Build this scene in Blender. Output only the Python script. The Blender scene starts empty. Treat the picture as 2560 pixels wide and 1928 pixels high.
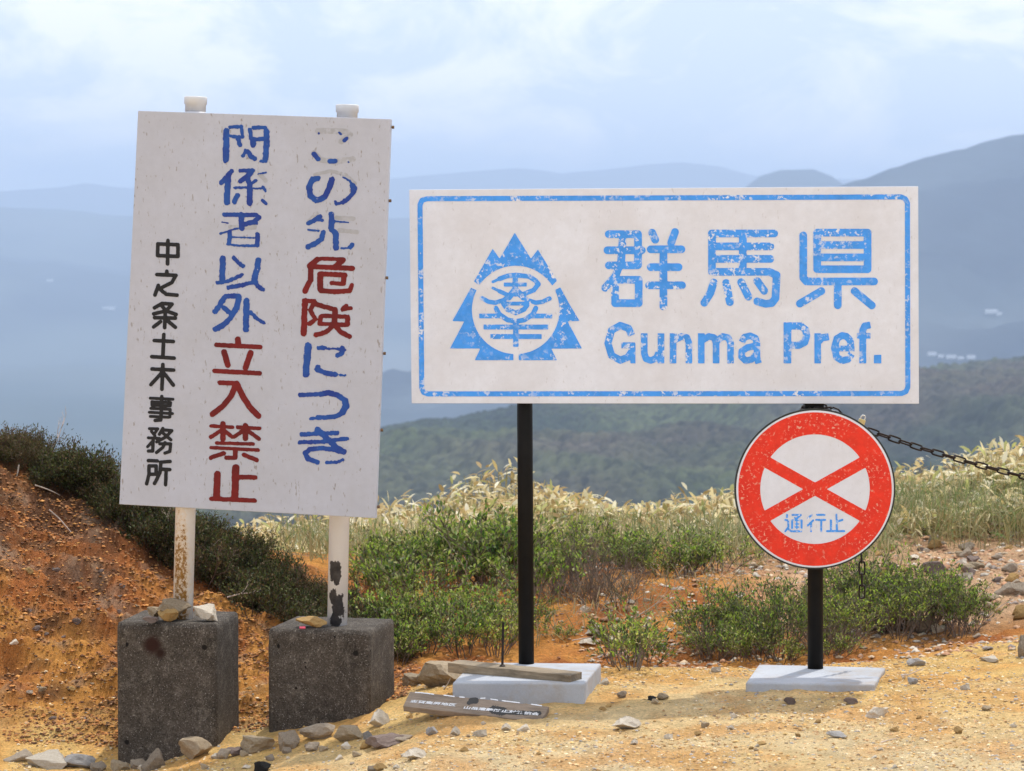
import bpy, math, random
import numpy as np
from mathutils import Vector, Matrix
R = math.radians
random.seed(7); rng = np.random.default_rng(7)
sc = bpy.context.scene
C = sc.collection

# ------------------------------------------------------------------ camera, world, sun, exposure
F = 8000.0; CX, CY = 1280.0, 964.0; HOR = 560.0; H = 1.76
cam_d = bpy.data.cameras.new('camera'); cam = bpy.data.objects.new('camera', cam_d); C.objects.link(cam)
cam_d.sensor_width = 36; cam_d.lens = 36 * F / 2560; cam_d.clip_start = 0.3; cam_d.clip_end = 60000
PITCH = math.atan((CY - HOR) / F)
cam.location = (0, 0, H); cam.rotation_euler = (math.pi / 2 - PITCH, 0, 0)
cam_d.dof.use_dof = True; cam_d.dof.focus_distance = 12.1; cam_d.dof.aperture_fstop = 9.0
sc.camera = cam

SUN_EL, SUN_AZ = 64.0, 28.0
world = bpy.data.worlds.new('World'); sc.world = world; world.use_nodes = True
wt = world.node_tree; wt.nodes.clear()
wo = wt.nodes.new('ShaderNodeOutputWorld'); bg = wt.nodes.new('ShaderNodeBackground'); bg.inputs['Strength'].default_value = 0.15
sky = wt.nodes.new('ShaderNodeTexSky'); sky.sky_type = 'NISHITA'; sky.sun_disc = False
sky.sun_elevation = R(SUN_EL); sky.sun_rotation = R(SUN_AZ); sky.altitude = 2000
tc = wt.nodes.new('ShaderNodeTexCoord')
mp = wt.nodes.new('ShaderNodeMapping'); mp.inputs['Scale'].default_value = (13, 13, 24); mp.inputs['Rotation'].default_value = (0, R(-24), 0)
n1 = wt.nodes.new('ShaderNodeTexNoise'); n1.inputs['Scale'].default_value = 1.35; n1.inputs['Detail'].default_value = 7; n1.inputs['Roughness'].default_value = .58
n1.inputs['Distortion'].default_value = .6
cr = wt.nodes.new('ShaderNodeValToRGB'); cr.color_ramp.elements[0].position = .43; cr.color_ramp.elements[1].position = .60
cr.color_ramp.elements[0].color = (6.5, 7.1, 7.95, 1); cr.color_ramp.elements[1].color = (10.0, 9.7, 9.8, 1)
mx = wt.nodes.new('ShaderNodeMix'); mx.data_type = 'RGBA'; mx.inputs[0].default_value = .86
L = wt.links.new
L(tc.outputs['Generated'], mp.inputs[0]); L(mp.outputs[0], n1.inputs['Vector']); L(n1.outputs[0], cr.inputs[0])
L(sky.outputs[0], mx.inputs[6]); L(cr.outputs[0], mx.inputs[7]); L(mx.outputs[2], bg.inputs['Color']); L(bg.outputs[0], wo.inputs['Surface'])

sl = bpy.data.lights.new('sun', 'SUN'); sl.energy = 3.1; sl.angle = R(1.2); sl.color = (1, .955, .88)
so = bpy.data.objects.new('sun', sl); C.objects.link(so)
sdir = Vector((math.sin(R(SUN_AZ)) * math.cos(R(SUN_EL)), math.cos(R(SUN_AZ)) * math.cos(R(SUN_EL)), math.sin(R(SUN_EL))))
so.rotation_euler = sdir.to_track_quat('Z', 'Y').to_euler(); so.location = (5, 5, 30)
sc.view_settings.view_transform = 'Standard'; sc.view_settings.look = 'None'
sc.view_settings.exposure = 0.0; sc.view_settings.gamma = 1.0; sc.view_settings.use_curve_mapping = False
sc.render.engine = 'CYCLES'
sc.cycles.use_denoising = True; sc.cycles.max_bounces = 6; sc.cycles.diffuse_bounces = 3; sc.cycles.volume_bounces = 3
sc.cycles.transparent_max_bounces = 8; sc.cycles.caustics_reflective = False; sc.cycles.caustics_refractive = False

# ------------------------------------------------------------------ helpers
def ray(px, v):
    d = Vector((px - CX, F, -(v - CY)))          # pitched camera
    c, s = math.cos(PITCH), math.sin(PITCH)
    return Vector((d.x, d.y * c + d.z * s, -d.y * s + d.z * c))
def P(px, v, Y):
    d = ray(px, v); return Vector((0, 0, H)) + d * (Y / d.y)
def on_plane(px, v, p0, n):
    d = ray(px, v); o = Vector((0, 0, H)); return o + d * ((p0 - o).dot(n) / d.dot(n))

def tag(o, label=None, cat=None, group=None, kind=None):
    if label: o['label'] = label
    if cat: o['category'] = cat
    if group: o['group'] = group
    if kind: o['kind'] = kind
    return o
def empty(name, loc, label, cat, group=None):
    o = bpy.data.objects.new(name, None); C.objects.link(o); o.location = loc; o.empty_display_size = .1
    return tag(o, label, cat, group)
def mesh_np(name, V, Fs, mat, col=None, smooth=False):
    """V (n,3); Fs list of (m,k) int arrays; col (n,3) point colours"""
    V = np.asarray(V, dtype=np.float32)
    me = bpy.data.meshes.new(name)
    if isinstance(Fs, np.ndarray): Fs = [Fs]
    Fs = [np.asarray(f, dtype=np.int32) for f in Fs if len(f)]
    loops = np.concatenate([f.ravel() for f in Fs]); tot = np.concatenate([np.full(len(f), f.shape[1], np.int32) for f in Fs])
    st = np.concatenate([[0], np.cumsum(tot)[:-1]]).astype(np.int32)
    me.vertices.add(len(V)); me.vertices.foreach_set('co', V.ravel())
    me.loops.add(len(loops)); me.loops.foreach_set('vertex_index', loops)
    me.polygons.add(len(tot)); me.polygons.foreach_set('loop_start', st); me.polygons.foreach_set('loop_total', tot)
    if smooth: me.polygons.foreach_set('use_smooth', np.ones(len(tot), bool))
    if col is not None:
        a = me.color_attributes.new('tint', 'FLOAT_COLOR', 'POINT')
        c = np.ones((len(V), 4), np.float32); c[:, :3] = col; a.data.foreach_set('color', c.ravel())
    me.update(calc_edges=True); me.validate()
    if mat: me.materials.append(mat)
    return me
def add(name, me, parent=None, loc=(0, 0, 0)):
    o = bpy.data.objects.new(name, me); C.objects.link(o); o.parent = parent; o.location = loc; return o
def to_local(V, root):
    if root is None: return V
    return np.asarray(V, float) - np.array(root.matrix_basis.translation if root.parent is None else (0, 0, 0))
class MB:
    def __init__(s): s.v = []; s.f = []
    def poly(s, pts, faces):
        b = len(s.v); s.v += [Vector(p) for p in pts]; s.f += [[i + b for i in f] for f in faces]
    def box8(s, p):  # bottom 4 ccw, top 4
        s.poly(p, [(3, 2, 1, 0), (4, 5, 6, 7), (0, 1, 5, 4), (1, 2, 6, 5), (2, 3, 7, 6), (3, 0, 4, 7)])
    def box(s, c, sx, sy, sz, M=None):
        pts = [Vector((x * sx / 2, y * sy / 2, z * sz / 2)) for z in (-1, 1) for x, y in ((-1, -1), (1, -1), (1, 1), (-1, 1))]
        if M: pts = [M @ p for p in pts]
        s.box8([p + Vector(c) for p in pts])
    def tube(s, path, rad, n=12, cap=True):
        path = [Vector(p) for p in path]; k = len(path)
        rad = rad if isinstance(rad, (list, tuple)) else [rad] * k
        b = len(s.v); up = None
        for i, p in enumerate(path):
            t = (path[min(i + 1, k - 1)] - path[max(i - 1, 0)]).normalized()
            if up is None: up = t.orthogonal().normalized()
            up = (up - t * up.dot(t)).normalized(); w = t.cross(up)
            for j in range(n):
                a = 2 * math.pi * j / n; s.v.append(p + (up * math.cos(a) + w * math.sin(a)) * rad[i])
        for i in range(k - 1):
            for j in range(n):
                s.f.append([b + i * n + j, b + i * n + (j + 1) % n, b + (i + 1) * n + (j + 1) % n, b + (i + 1) * n + j])
        if cap:
            s.f.append([b + j for j in range(n)][::-1]); s.f.append([b + (k - 1) * n + j for j in range(n)])
    def build(s, name, mat, parent=None, root=None, bevel=0, seg=2, smooth=False, autos=False):
        off = Vector(root.location) if root else Vector((0, 0, 0))
        me = bpy.data.meshes.new(name); me.from_pydata([tuple(p - off) for p in s.v], [], s.f); me.update()
        if mat: me.materials.append(mat)
        if smooth: me.polygons.foreach_set('use_smooth', [True] * len(me.polygons))
        o = add(name, me, parent)
        if parent is None and root is None: pass
        if bevel:
            m = o.modifiers.new('bevel', 'BEVEL'); m.width = bevel; m.segments = seg; m.limit_method = 'ANGLE'
        return o

# numpy noise
def _hash(ix, iy, seed):
    h = (ix.astype(np.int64) * 374761393 + iy.astype(np.int64) * 668265263 + seed * 1442695041) & 0xffffffff
    h = ((h ^ (h >> 13)) * 1274126177) & 0xffffffff
    return ((h ^ (h >> 16)) & 0xffff) / 65535.0
def vnoise(x, y, seed=0):
    ix = np.floor(x); iy = np.floor(y); fx = x - ix; fy = y - iy
    ux = fx * fx * fx * (fx * (fx * 6 - 15) + 10); uy = fy * fy * fy * (fy * (fy * 6 - 15) + 10)
    a = _hash(ix, iy, seed); b = _hash(ix + 1, iy, seed); c = _hash(ix, iy + 1, seed); d = _hash(ix + 1, iy + 1, seed)
    return (a + (b - a) * ux + (c - a) * uy + (a - b - c + d) * ux * uy) * 2 - 1
def fbm(x, y, oct=4, seed=0, gain=.5):
    s = 0; a = 1; n = 0
    x = np.asarray(x, float); y = np.asarray(y, float)
    for i in range(oct):
        s = s + a * vnoise(x * 1.0, y * 1.0, seed + i * 17); n += a; a *= gain
        x, y = x * 1.9 + y * .55 + 3.1, y * 1.9 - x * .55 + 7.7
    return s / n

# ------------------------------------------------------------------ materials
def newmat(name):
    m = bpy.data.materials.new(name); m.use_nodes = True; nt = m.node_tree; b = nt.nodes['Principled BSDF']; return m, nt, b
def N(nt, t, **kw):
    n = nt.nodes.new(t)
    for k, v in kw.items():
        if k in n.inputs: n.inputs[k].default_value = v
        else: setattr(n, k, v)
    return n
def noise_ramp(nt, scale, stops, coord='Object', detail=6, rough=.6, vscale=None, dist=0):
    tc = N(nt, 'ShaderNodeTexCoord'); n = N(nt, 'ShaderNodeTexNoise'); n.inputs['Scale'].default_value = scale
    n.inputs['Detail'].default_value = detail; n.inputs['Roughness'].default_value = rough; n.inputs['Distortion'].default_value = dist
    src = tc.outputs[coord]
    if vscale:
        mp = N(nt, 'ShaderNodeMapping'); mp.inputs['Scale'].default_value = vscale; nt.links.new(src, mp.inputs[0]); src = mp.outputs[0]
    nt.links.new(src, n.inputs['Vector'])
    r = N(nt, 'ShaderNodeValToRGB'); e = r.color_ramp.elements
    while len(e) < len(stops): e.new(.5)
    for i, (p, c) in enumerate(stops):
        e[i].position = p; e[i].color = (c, c, c, 1) if isinstance(c, (int, float)) else (*c, 1)
    nt.links.new(n.outputs[0], r.inputs[0]); return r.outputs[0], n.outputs[0]
def mixc(nt, fac, a, b, mode='MIX'):
    m = N(nt, 'ShaderNodeMix'); m.data_type = 'RGBA'; m.blend_type = mode
    for i, x in ((0, fac), (6, a), (7, b)):
        if isinstance(x, (int, float)): m.inputs[i].default_value = x
        elif isinstance(x, tuple): m.inputs[i].default_value = (*x, 1)
        else: nt.links.new(x, m.inputs[i])
    return m.outputs[2]
def bump(nt, b, h, strength=.4, dist=.005):
    bp = N(nt, 'ShaderNodeBump'); bp.inputs['Strength'].default_value = strength; bp.inputs['Distance'].default_value = dist
    nt.links.new(h, bp.inputs['Height']); nt.links.new(bp.outputs[0], b.inputs['Normal'])

def m_plain(name, c, rough=.7, metal=0, var=.15, scale=30, spec=.3):
    m, nt, b = newmat(name)
    r, n = noise_ramp(nt, scale, [(.3, 1 - var), (.7, 1 + var)])
    nt.links.new(mixc(nt, 1.0, tuple(c), r, 'MULTIPLY'), b.inputs['Base Color'])
    b.inputs['Roughness'].default_value = rough; b.inputs['Metallic'].default_value = metal; b.inputs['Specular IOR Level'].default_value = spec
    return m
def m_board(name, base, speck, stain):
    m, nt, b = newmat(name)
    s1, _ = noise_ramp(nt, 5, [(.35, 0), (.75, 1)], detail=8)
    s2, _ = noise_ramp(nt, 95, [(.635 if speck > .5 else .665, 0), (.70 if speck > .5 else .70, 1)], detail=3, vscale=(1, 1, .35))
    s3, _ = noise_ramp(nt, 40, [(.3, 0), (.8, 1)], detail=8)
    c = mixc(nt, s1, base, stain)
    c = mixc(nt, mixc(nt, 1.0, s3, (.35, .35, .35), 'MULTIPLY'), c, tuple(x * .8 for x in base))
    c = mixc(nt, mixc(nt, 1.0, s2, (speck,) * 3, 'MULTIPLY'), c, (.27, .24, .22))
    nt.links.new(c, b.inputs['Base Color']); b.inputs['Roughness'].default_value = .55; b.inputs['Specular IOR Level'].default_value = .25
    return m
def m_paint(name, c, under, lo, hi, scale=55, c2=None, scale2=7):
    """worn paint: flakes missing show the board colour"""
    m, nt, b = newmat(name)
    f, _ = noise_ramp(nt, scale, [(lo, 0), (hi, 1)], detail=5, rough=.72)
    big, _ = noise_ramp(nt, scale2, [(.40, .05), (.60, 1)], detail=3)
    v, _ = noise_ramp(nt, 25, [(.3, .86), (.75, 1.12)], detail=4)
    col = mixc(nt, 1.0, tuple(c), v, 'MULTIPLY')
    if c2:
        g, _ = noise_ramp(nt, 9, [(.45, 0), (.62, 1)], detail=4); col = mixc(nt, g, col, c2)
    fac = mixc(nt, 1.0, f, big, 'MULTIPLY')
    nt.links.new(mixc(nt, fac, col, tuple(under)), b.inputs['Base Color'])
    b.inputs['Roughness'].default_value = .5; b.inputs['Specular IOR Level'].default_value = .25
    return m
M = {}
M['board_grey'] = m_board('weathered grey board', (.54, .565, .65), .75, (.49, .505, .56))
M['board_white'] = m_board('off white board', (.82, .85, .93), .2, (.72, .72, .76))
M['blue_old'] = m_paint('old blue paint', (.022, .09, .37), (.6, .58, .6), .66, .70, 40, (.02, .05, .28))
M['red_old'] = m_paint('old dark red paint', (.19, .012, .011), (.42, .1, .08), .67, .71, 70, (.14, .01, .01))
M['black_old'] = m_paint('black lettering', (.018, .018, .02), (.3, .3, .3), .78, .8, 60)
M['ghost'] = m_paint('ghost of lost lettering', (.42, .43, .46), (.5, .52, .58), .5, .6, 60)
M['blue_new'] = m_paint('speckled light blue paint', (.075, .36, .98), (.82, .85, .93), .54, .585, 55, None, 7)
M['red_new'] = m_paint('speckled bright red paint', (.86, .045, .02), (.85, .42, .30), .56, .61, 75, (.78, .035, .018), 9)
M['steel_dark'] = m_plain('dark brown steel', (.008, .007, .006), .6, .0, .3, 20, .15)
M['chain_steel'] = m_plain('rusty black chain', (.03, .022, .02), .5, .6, .4, 60)
M['brass'] = m_plain('brass', (.75, .6, .28), .35, .8, .1)
M['chrome'] = m_plain('bright steel', (.75, .75, .75), .25, .9, .05)
M['bolt'] = m_plain('rusty bolt', (.16, .10, .06), .6, .5, .4, 200)
M['cap'] = m_plain('white post cap', (.66, .67, .68), .4, 0, .08, 10)
M['plastic_pink'] = m_plain('pink plastic', (.8, .12, .2), .3)
M['edge_dark'] = m_plain('plate rim', (.03, .035, .03), .5)

def m_post(kind):
    m, nt, b = newmat('white post ' + kind)
    white = mixc(nt, .5, (.8, .8, .82), noise_ramp(nt, 12, [(.3, (.74, .74, .75)), (.7, (.84, .84, .85))])[0])
    tcn = N(nt, 'ShaderNodeTexCoord'); sep = N(nt, 'ShaderNodeSeparateXYZ'); nt.links.new(tcn.outputs['Object'], sep.inputs[0])
    if kind == 'rusty':
        n, _ = noise_ramp(nt, 85, [(0, 0), (1, 1)], detail=5, rough=.7, vscale=(1, 1, .8))
        z = N(nt, 'ShaderNodeMapRange'); nt.links.new(sep.outputs[2], z.inputs[0])
        z.inputs[1].default_value = .78; z.inputs[2].default_value = .50; z.inputs[3].default_value = -.22; z.inputs[4].default_value = .06
        xm = N(nt, 'ShaderNodeMath', operation='ABSOLUTE'); nt.links.new(sep.outputs[0], xm.inputs[0])
        xr = N(nt, 'ShaderNodeMapRange'); nt.links.new(xm.outputs[0], xr.inputs[0]); xr.inputs[1].default_value = .018; xr.inputs[2].default_value = .034; xr.inputs[3].default_value = 0; xr.inputs[4].default_value = -.25
        a = N(nt, 'ShaderNodeMath', operation='ADD'); nt.links.new(n, a.inputs[0]); nt.links.new(z.outputs[0], a.inputs[1])
        a2 = N(nt, 'ShaderNodeMath', operation='ADD'); nt.links.new(a.outputs[0], a2.inputs[0]); nt.links.new(xr.outputs[0], a2.inputs[1])
        st = N(nt, 'ShaderNodeMapRange'); nt.links.new(a2.outputs[0], st.inputs[0]); st.inputs[1].default_value = .5; st.inputs[2].default_value = .57
        sf = N(nt, 'ShaderNodeMapRange'); nt.links.new(a2.outputs[0], sf.inputs[0]); sf.inputs[1].default_value = .3; sf.inputs[2].default_value = .55; sf.inputs[4].default_value = .5
        c = mixc(nt, sf.outputs[0], white, (.72, .5, .24))
        c = mixc(nt, st.outputs[0], c, noise_ramp(nt, 140, [(.35, (.24, .12, .03)), (.65, (.42, .24, .07))])[0])
    else:
        n, _ = noise_ramp(nt, 26, [(0, 0), (1, 1)], detail=7, rough=.62, vscale=(1, 1, .7))
        blobs = None
        for (bx, bz, rx, rz) in ((-.004, .44, .022, .034), (.004, .415, .012, .03), (-.012, .345, .015, .035), (.010, .30, .024, .045), (-.004, .255, .022, .03), (-.006, .175, .026, .036), (.0, .15, .026, .022)):
            vm = N(nt, 'ShaderNodeVectorMath', operation='SUBTRACT'); nt.links.new(tcn.outputs['Object'], vm.inputs[0]); vm.inputs[1].default_value = (bx, 0, bz)
            vs = N(nt, 'ShaderNodeVectorMath', operation='MULTIPLY'); nt.links.new(vm.outputs[0], vs.inputs[0]); vs.inputs[1].default_value = (1 / rx, 0, 1 / rz)
            ln = N(nt, 'ShaderNodeVectorMath', operation='LENGTH'); nt.links.new(vs.outputs[0], ln.inputs[0]); o = ln.outputs['Value']
            if blobs is None: blobs = o
            else:
                mn = N(nt, 'ShaderNodeMath', operation='MINIMUM'); nt.links.new(blobs, mn.inputs[0]); nt.links.new(o, mn.inputs[1]); blobs = mn.outputs[0]
        a = N(nt, 'ShaderNodeMath', operation='MULTIPLY_ADD'); nt.links.new(n, a.inputs[0]); a.inputs[1].default_value = 3.2; nt.links.new(blobs, a.inputs[2])
        st = N(nt, 'ShaderNodeMapRange'); nt.links.new(a.outputs[0], st.inputs[0]); st.inputs[1].default_value = 2.72; st.inputs[2].default_value = 2.64
        c = mixc(nt, st.outputs[0], white, noise_ramp(nt, 30, [(.35, (.035, .035, .04)), (.65, (.10, .095, .10))])[0])
    nt.links.new(c, b.inputs['Base Color']); b.inputs['Roughness'].default_value = .5
    return m
M['post_rusty'] = m_post('rusty'); M['post_flaked'] = m_post('flaked')

def m_concrete(name, c, dark, stain=None, pits=True):
    m, nt, b = newmat(name)
    a, _ = noise_ramp(nt, 5, [(.3, 0), (.7, 1)], detail=8)
    g, gn = noise_ramp(nt, 150, [(.35, .45), (.68, 1.75)] if pits else [(.3, .9), (.7, 1.08)], detail=5, rough=.8)
    base = mixc(nt, a, tuple(c), tuple(dark))
    if pits:
        w1, _ = noise_ramp(nt, 22, [(.5, 0), (.72, .55)], detail=7, rough=.75); base = mixc(nt, w1, base, (.25, .22, .18))
        w2, _ = noise_ramp(nt, 210, [(.62, 0), (.68, .7)], detail=2); base = mixc(nt, w2, base, (.36, .33, .29))
    else:
        w1, _ = noise_ramp(nt, 7, [(.48, 0), (.7, .6)], detail=8, rough=.7); base = mixc(nt, w1, base, (.36, .27, .17))
    base = mixc(nt, 1.0, base, g, 'MULTIPLY')
    if pits:
        p, _ = noise_ramp(nt, 45, [(.70, 0), (.73, 1)], detail=2); base = mixc(nt, p, base, (.012, .011, .01))
    tcn = N(nt, 'ShaderNodeTexCoord')
    for (sx, sy, sz, rad, col, soft) in (stain or []):  # round stains, and mould-hole darkness laid into the colour
        vm = N(nt, 'ShaderNodeVectorMath', operation='DISTANCE'); nt.links.new(tcn.outputs['Object'], vm.inputs[0]); vm.inputs[1].default_value = (sx, sy, sz)
        mr = N(nt, 'ShaderNodeMapRange'); nt.links.new(vm.outputs['Value'], mr.inputs[0]); mr.inputs[1].default_value = rad; mr.inputs[2].default_value = rad * soft
        base = mixc(nt, mr.outputs[0], base, col)
    if pits:
        sz_ = N(nt, 'ShaderNodeSeparateXYZ'); nt.links.new(tcn.outputs['Object'], sz_.inputs[0]); dn, dnn = noise_ramp(nt, 14, [(0, 0), (1, 1)], detail=8, rough=.7)
        ma = N(nt, 'ShaderNodeMath', operation='MULTIPLY_ADD'); nt.links.new(dnn, ma.inputs[0]); ma.inputs[1].default_value = .42; nt.links.new(sz_.outputs[2], ma.inputs[2])
        sx_ = N(nt, 'ShaderNodeMath', operation='MULTIPLY_ADD'); nt.links.new(sz_.outputs[0], sx_.inputs[0]); sx_.inputs[1].default_value = -.22; nt.links.new(ma.outputs[0], sx_.inputs[2])
        dr = N(nt, 'ShaderNodeMapRange'); nt.links.new(sx_.outputs[0], dr.inputs[0]); dr.inputs[1].default_value = .19; dr.inputs[2].default_value = .07; dr.inputs[4].default_value = .8
        base = mixc(nt, dr.outputs[0], base, (.40, .26, .12))
    nt.links.new(base, b.inputs['Base Color']); b.inputs['Roughness'].default_value = .9; b.inputs['Specular IOR Level'].default_value = .2
    bump(nt, b, gn, .8 if pits else .25, .004); return m
M['slab'] = m_concrete('pale slab concrete', (.47, .49, .52), (.38, .40, .44), None, False)
def m_wood(name, c1, c2, scale=9):
    m, nt, b = newmat(name)
    g, gn = noise_ramp(nt, scale, [(.3, c1), (.7, c2)], detail=9, rough=.7, vscale=(1.2, 14, 14))
    k, _ = noise_ramp(nt, 6, [(.45, 0), (.7, .6)], detail=4)
    c = mixc(nt, k, g, tuple(x * .5 for x in c1))
    nt.links.new(c, b.inputs['Base Color']); b.inputs['Roughness'].default_value = .85; bump(nt, b, gn, .8, .006); return m
M['wood_pale'] = m_wood('weathered pale wood', (.16, .12, .075), (.42, .33, .22))
M['wood_dark'] = m_wood('weathered brown wood', (.20, .145, .10), (.40, .31, .23))
def m_stone(name, a, c, scale=14):
    m, nt, b = newmat(name)
    oi = N(nt, 'ShaderNodeObjectInfo')
    g, gn = noise_ramp(nt, scale, [(.3, a), (.7, c)], detail=9, rough=.68)
    g2, gn2 = noise_ramp(nt, 90, [(.3, .75), (.7, 1.2)], detail=5)
    col = mixc(nt, 1.0, g, g2, 'MULTIPLY')
    hs = N(nt, 'ShaderNodeHueSaturation'); nt.links.new(col, hs.inputs['Color'])
    mr = N(nt, 'ShaderNodeMapRange'); nt.links.new(oi.outputs['Random'], mr.inputs[0]); mr.inputs[3].default_value = .72; mr.inputs[4].default_value = 1.25
    nt.links.new(mr.outputs[0], hs.inputs['Value']); nt.links.new(hs.outputs[0], b.inputs['Base Color'])
    b.inputs['Roughness'].default_value = .9; b.inputs['Specular IOR Level'].default_value = .2; bump(nt, b, gn2, .5, .006); return m
M['stone_tan'] = m_stone('tan stone', (.27, .20, .12), (.42, .34, .24))
M['stone_grey'] = m_stone('grey stone', (.22, .175, .13), (.40, .33, .25))
M['stone_pale'] = m_stone('pale stone', (.50, .42, .32), (.66, .60, .50))
M['stone_purple'] = m_stone('purple grey stone', (.14, .105, .09), (.23, .175, .15))
M['stone_black'] = m_stone('black stone', (.012, .012, .013), (.03, .03, .03))
M['stone_yellow'] = m_stone('ochre stone', (.28, .19, .08), (.45, .27, .10))
M['stone_blue'] = m_stone('blue grey stone', (.27, .255, .24), (.42, .40, .38))

def m_tint(name, rough=.9, transl=0.0, scale=None, bmp=0.0, hue=0, spec=.15, obj_rand=0):
    m, nt, b = newmat(name)
    at = N(nt, 'ShaderNodeAttribute', attribute_name='tint'); c = at.outputs['Color']
    if scale:
        g, gn = noise_ramp(nt, scale, [(.3, .62), (.7, 1.3)], detail=8, rough=.75); c = mixc(nt, 1.0, c, g, 'MULTIPLY')
        if bmp: bump(nt, b, gn, bmp, .012)
    if obj_rand:
        oi = N(nt, 'ShaderNodeObjectInfo'); hs = N(nt, 'ShaderNodeHueSaturation'); nt.links.new(c, hs.inputs['Color'])
        mr = N(nt, 'ShaderNodeMapRange'); nt.links.new(oi.outputs['Random'], mr.inputs[0]); mr.inputs[3].default_value = 1 - obj_rand; mr.inputs[4].default_value = 1 + obj_rand
        nt.links.new(mr.outputs[0], hs.inputs['Value'])
        mh = N(nt, 'ShaderNodeMapRange'); nt.links.new(oi.outputs['Random'], mh.inputs[0]); mh.inputs[3].default_value = .515; mh.inputs[4].default_value = .485
        nt.links.new(mh.outputs[0], hs.inputs['Hue']); c = hs.outputs[0]
    nt.links.new(c, b.inputs['Base Color']); b.inputs['Roughness'].default_value = rough; b.inputs['Specular IOR Level'].default_value = spec
    if transl:
        tr = N(nt, 'ShaderNodeBsdfTranslucent'); nt.links.new(c, tr.inputs[0]); ms = N(nt, 'ShaderNodeMixShader'); ms.inputs[0].default_value = transl
        out = nt.nodes['Material Output']; nt.links.new(b.outputs[0], ms.inputs[1]); nt.links.new(tr.outputs[0], ms.inputs[2]); nt.links.new(ms.outputs[0], out.inputs[0])
    return m
M['leaf'] = m_tint('leaves', .5, .45, obj_rand=.22, spec=.35)
M['leaf_dark'] = m_tint('dark heath leaves', .6, .25, obj_rand=.25, spec=.25)
M['straw'] = m_tint('dry bamboo blades', .6, .4, spec=.3)
M['twig'] = m_tint('twigs', .85, 0, obj_rand=.2)
M['gravel'] = m_tint('gravel', .9)
M['forest'] = m_tint('forest canopy', .95, 0)
M['far'] = m_tint('far mountain', 1.0, 0, spec=0)

def m_ground():
    m, nt, b = newmat('sandy soil')
    at = N(nt, 'ShaderNodeAttribute', attribute_name='tint'); c = at.outputs['Color']
    g1, n1 = noise_ramp(nt, 9, [(.3, .70), (.7, 1.25)], detail=9, rough=.72)
    g2, n2 = noise_ramp(nt, 85, [(.32, .62), (.66, 1.32)], detail=6, rough=.8)
    g3, n3 = noise_ramp(nt, 55, [(.63, 0), (.69, 1)], detail=3, rough=.6)
    g4, n4 = noise_ramp(nt, 70, [(.30, 1), (.36, 0)], detail=3, rough=.6)
    c = mixc(nt, 1.0, c, g1, 'MULTIPLY'); c = mixc(nt, 1.0, c, g2, 'MULTIPLY')
    c = mixc(nt, mixc(nt, 1.0, g3, (.35,) * 3, 'MULTIPLY'), c, (.70, .52, .30))
    c = mixc(nt, mixc(nt, 1.0, g4, (.5,) * 3, 'MULTIPLY'), c, (.10, .055, .03))
    nt.links.new(c, b.inputs['Base Color']); b.inputs['Roughness'].default_value = .95; b.inputs['Specular IOR Level'].default_value = .1
    bump(nt, b, n2, 1.0, .018); return m
M['ground'] = m_ground()

# ------------------------------------------------------------------ near ground
XK = np.array([-60, -4, -2.4, -1.85, -1.4, -1.05, -.7, -.2, .4, 1.0, 1.6, 2.4, 4, 60.])
YK = np.array([-40, 9, 11, 12, 12.5, 13, 13.7, 14.5, 15.5, 17, 18.5, 20, 24, 60.])
TB = np.array([
 [-.3, -.28, -.27, -.26, -.24, -.2, -.14, -.05, 0, .03, .05, .06, .07, .3],
 [-.3, -.28, -.27, -.26, -.24, -.2, -.14, -.05, 0, .03, .05, .06, .07, .3],
 [-.3, -.28, -.27, -.27, -.26, -.2, -.14, -.03, 0, .02, .04, .05, .06, .3],
 [0, -.22, -.25, -.275, -.285, -.205, -.125, .005, .028, .035, .055, .06, .06, .3],
 [.4, .02, -.08, -.15, -.2, -.18, -.12, -.01, .01, .02, .045, .06, .08, .3],
 [.8, .32, .14, .03, -.08, -.12, -.13, -.10, -.13, -.10, -.03, .07, .1, .4],
 [1.4, .80, .52, .31, .12, .0, -.1, -.09, -.12, -.1, -.05, .02, .06, .4],
 [2, 1.1, .75, .54, .35, .18, -.02, -.03, -.02, 0, .01, .02, .05, .4],
 [2, .95, .6, .4, .25, .12, .04, .03, .07, .07, .05, .03, .05, .4],
 [1, .3, .1, .05, 0, 0, 0, .02, .02, .03, .03, .03, .06, .4],
 [0, -.4, -.4, -.4, -.4, -.35, -.25, -.12, -.12, -.1, -.05, .03, .15, .4],
 [-1, -1, -1, -1, -.9, -.8, -.6, -.5, -.45, -.4, -.3, -.15, 0, .3],
 [-4, -3, -3, -3, -2.9, -2.8, -2.6, -2.4, -2.3, -2.2, -2, -1.7, -1.4, -1],
 [-22, -22, -22, -22, -22, -22, -22, -22, -22, -22, -22, -22, -22, -22]], float)
def _interp(K, x):
    i = np.clip(np.searchsorted(K, x, side='right') - 1, 0, len(K) - 2)
    t = np.clip((x - K[i]) / (K[i + 1] - K[i]), 0, 1); return i, t
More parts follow.
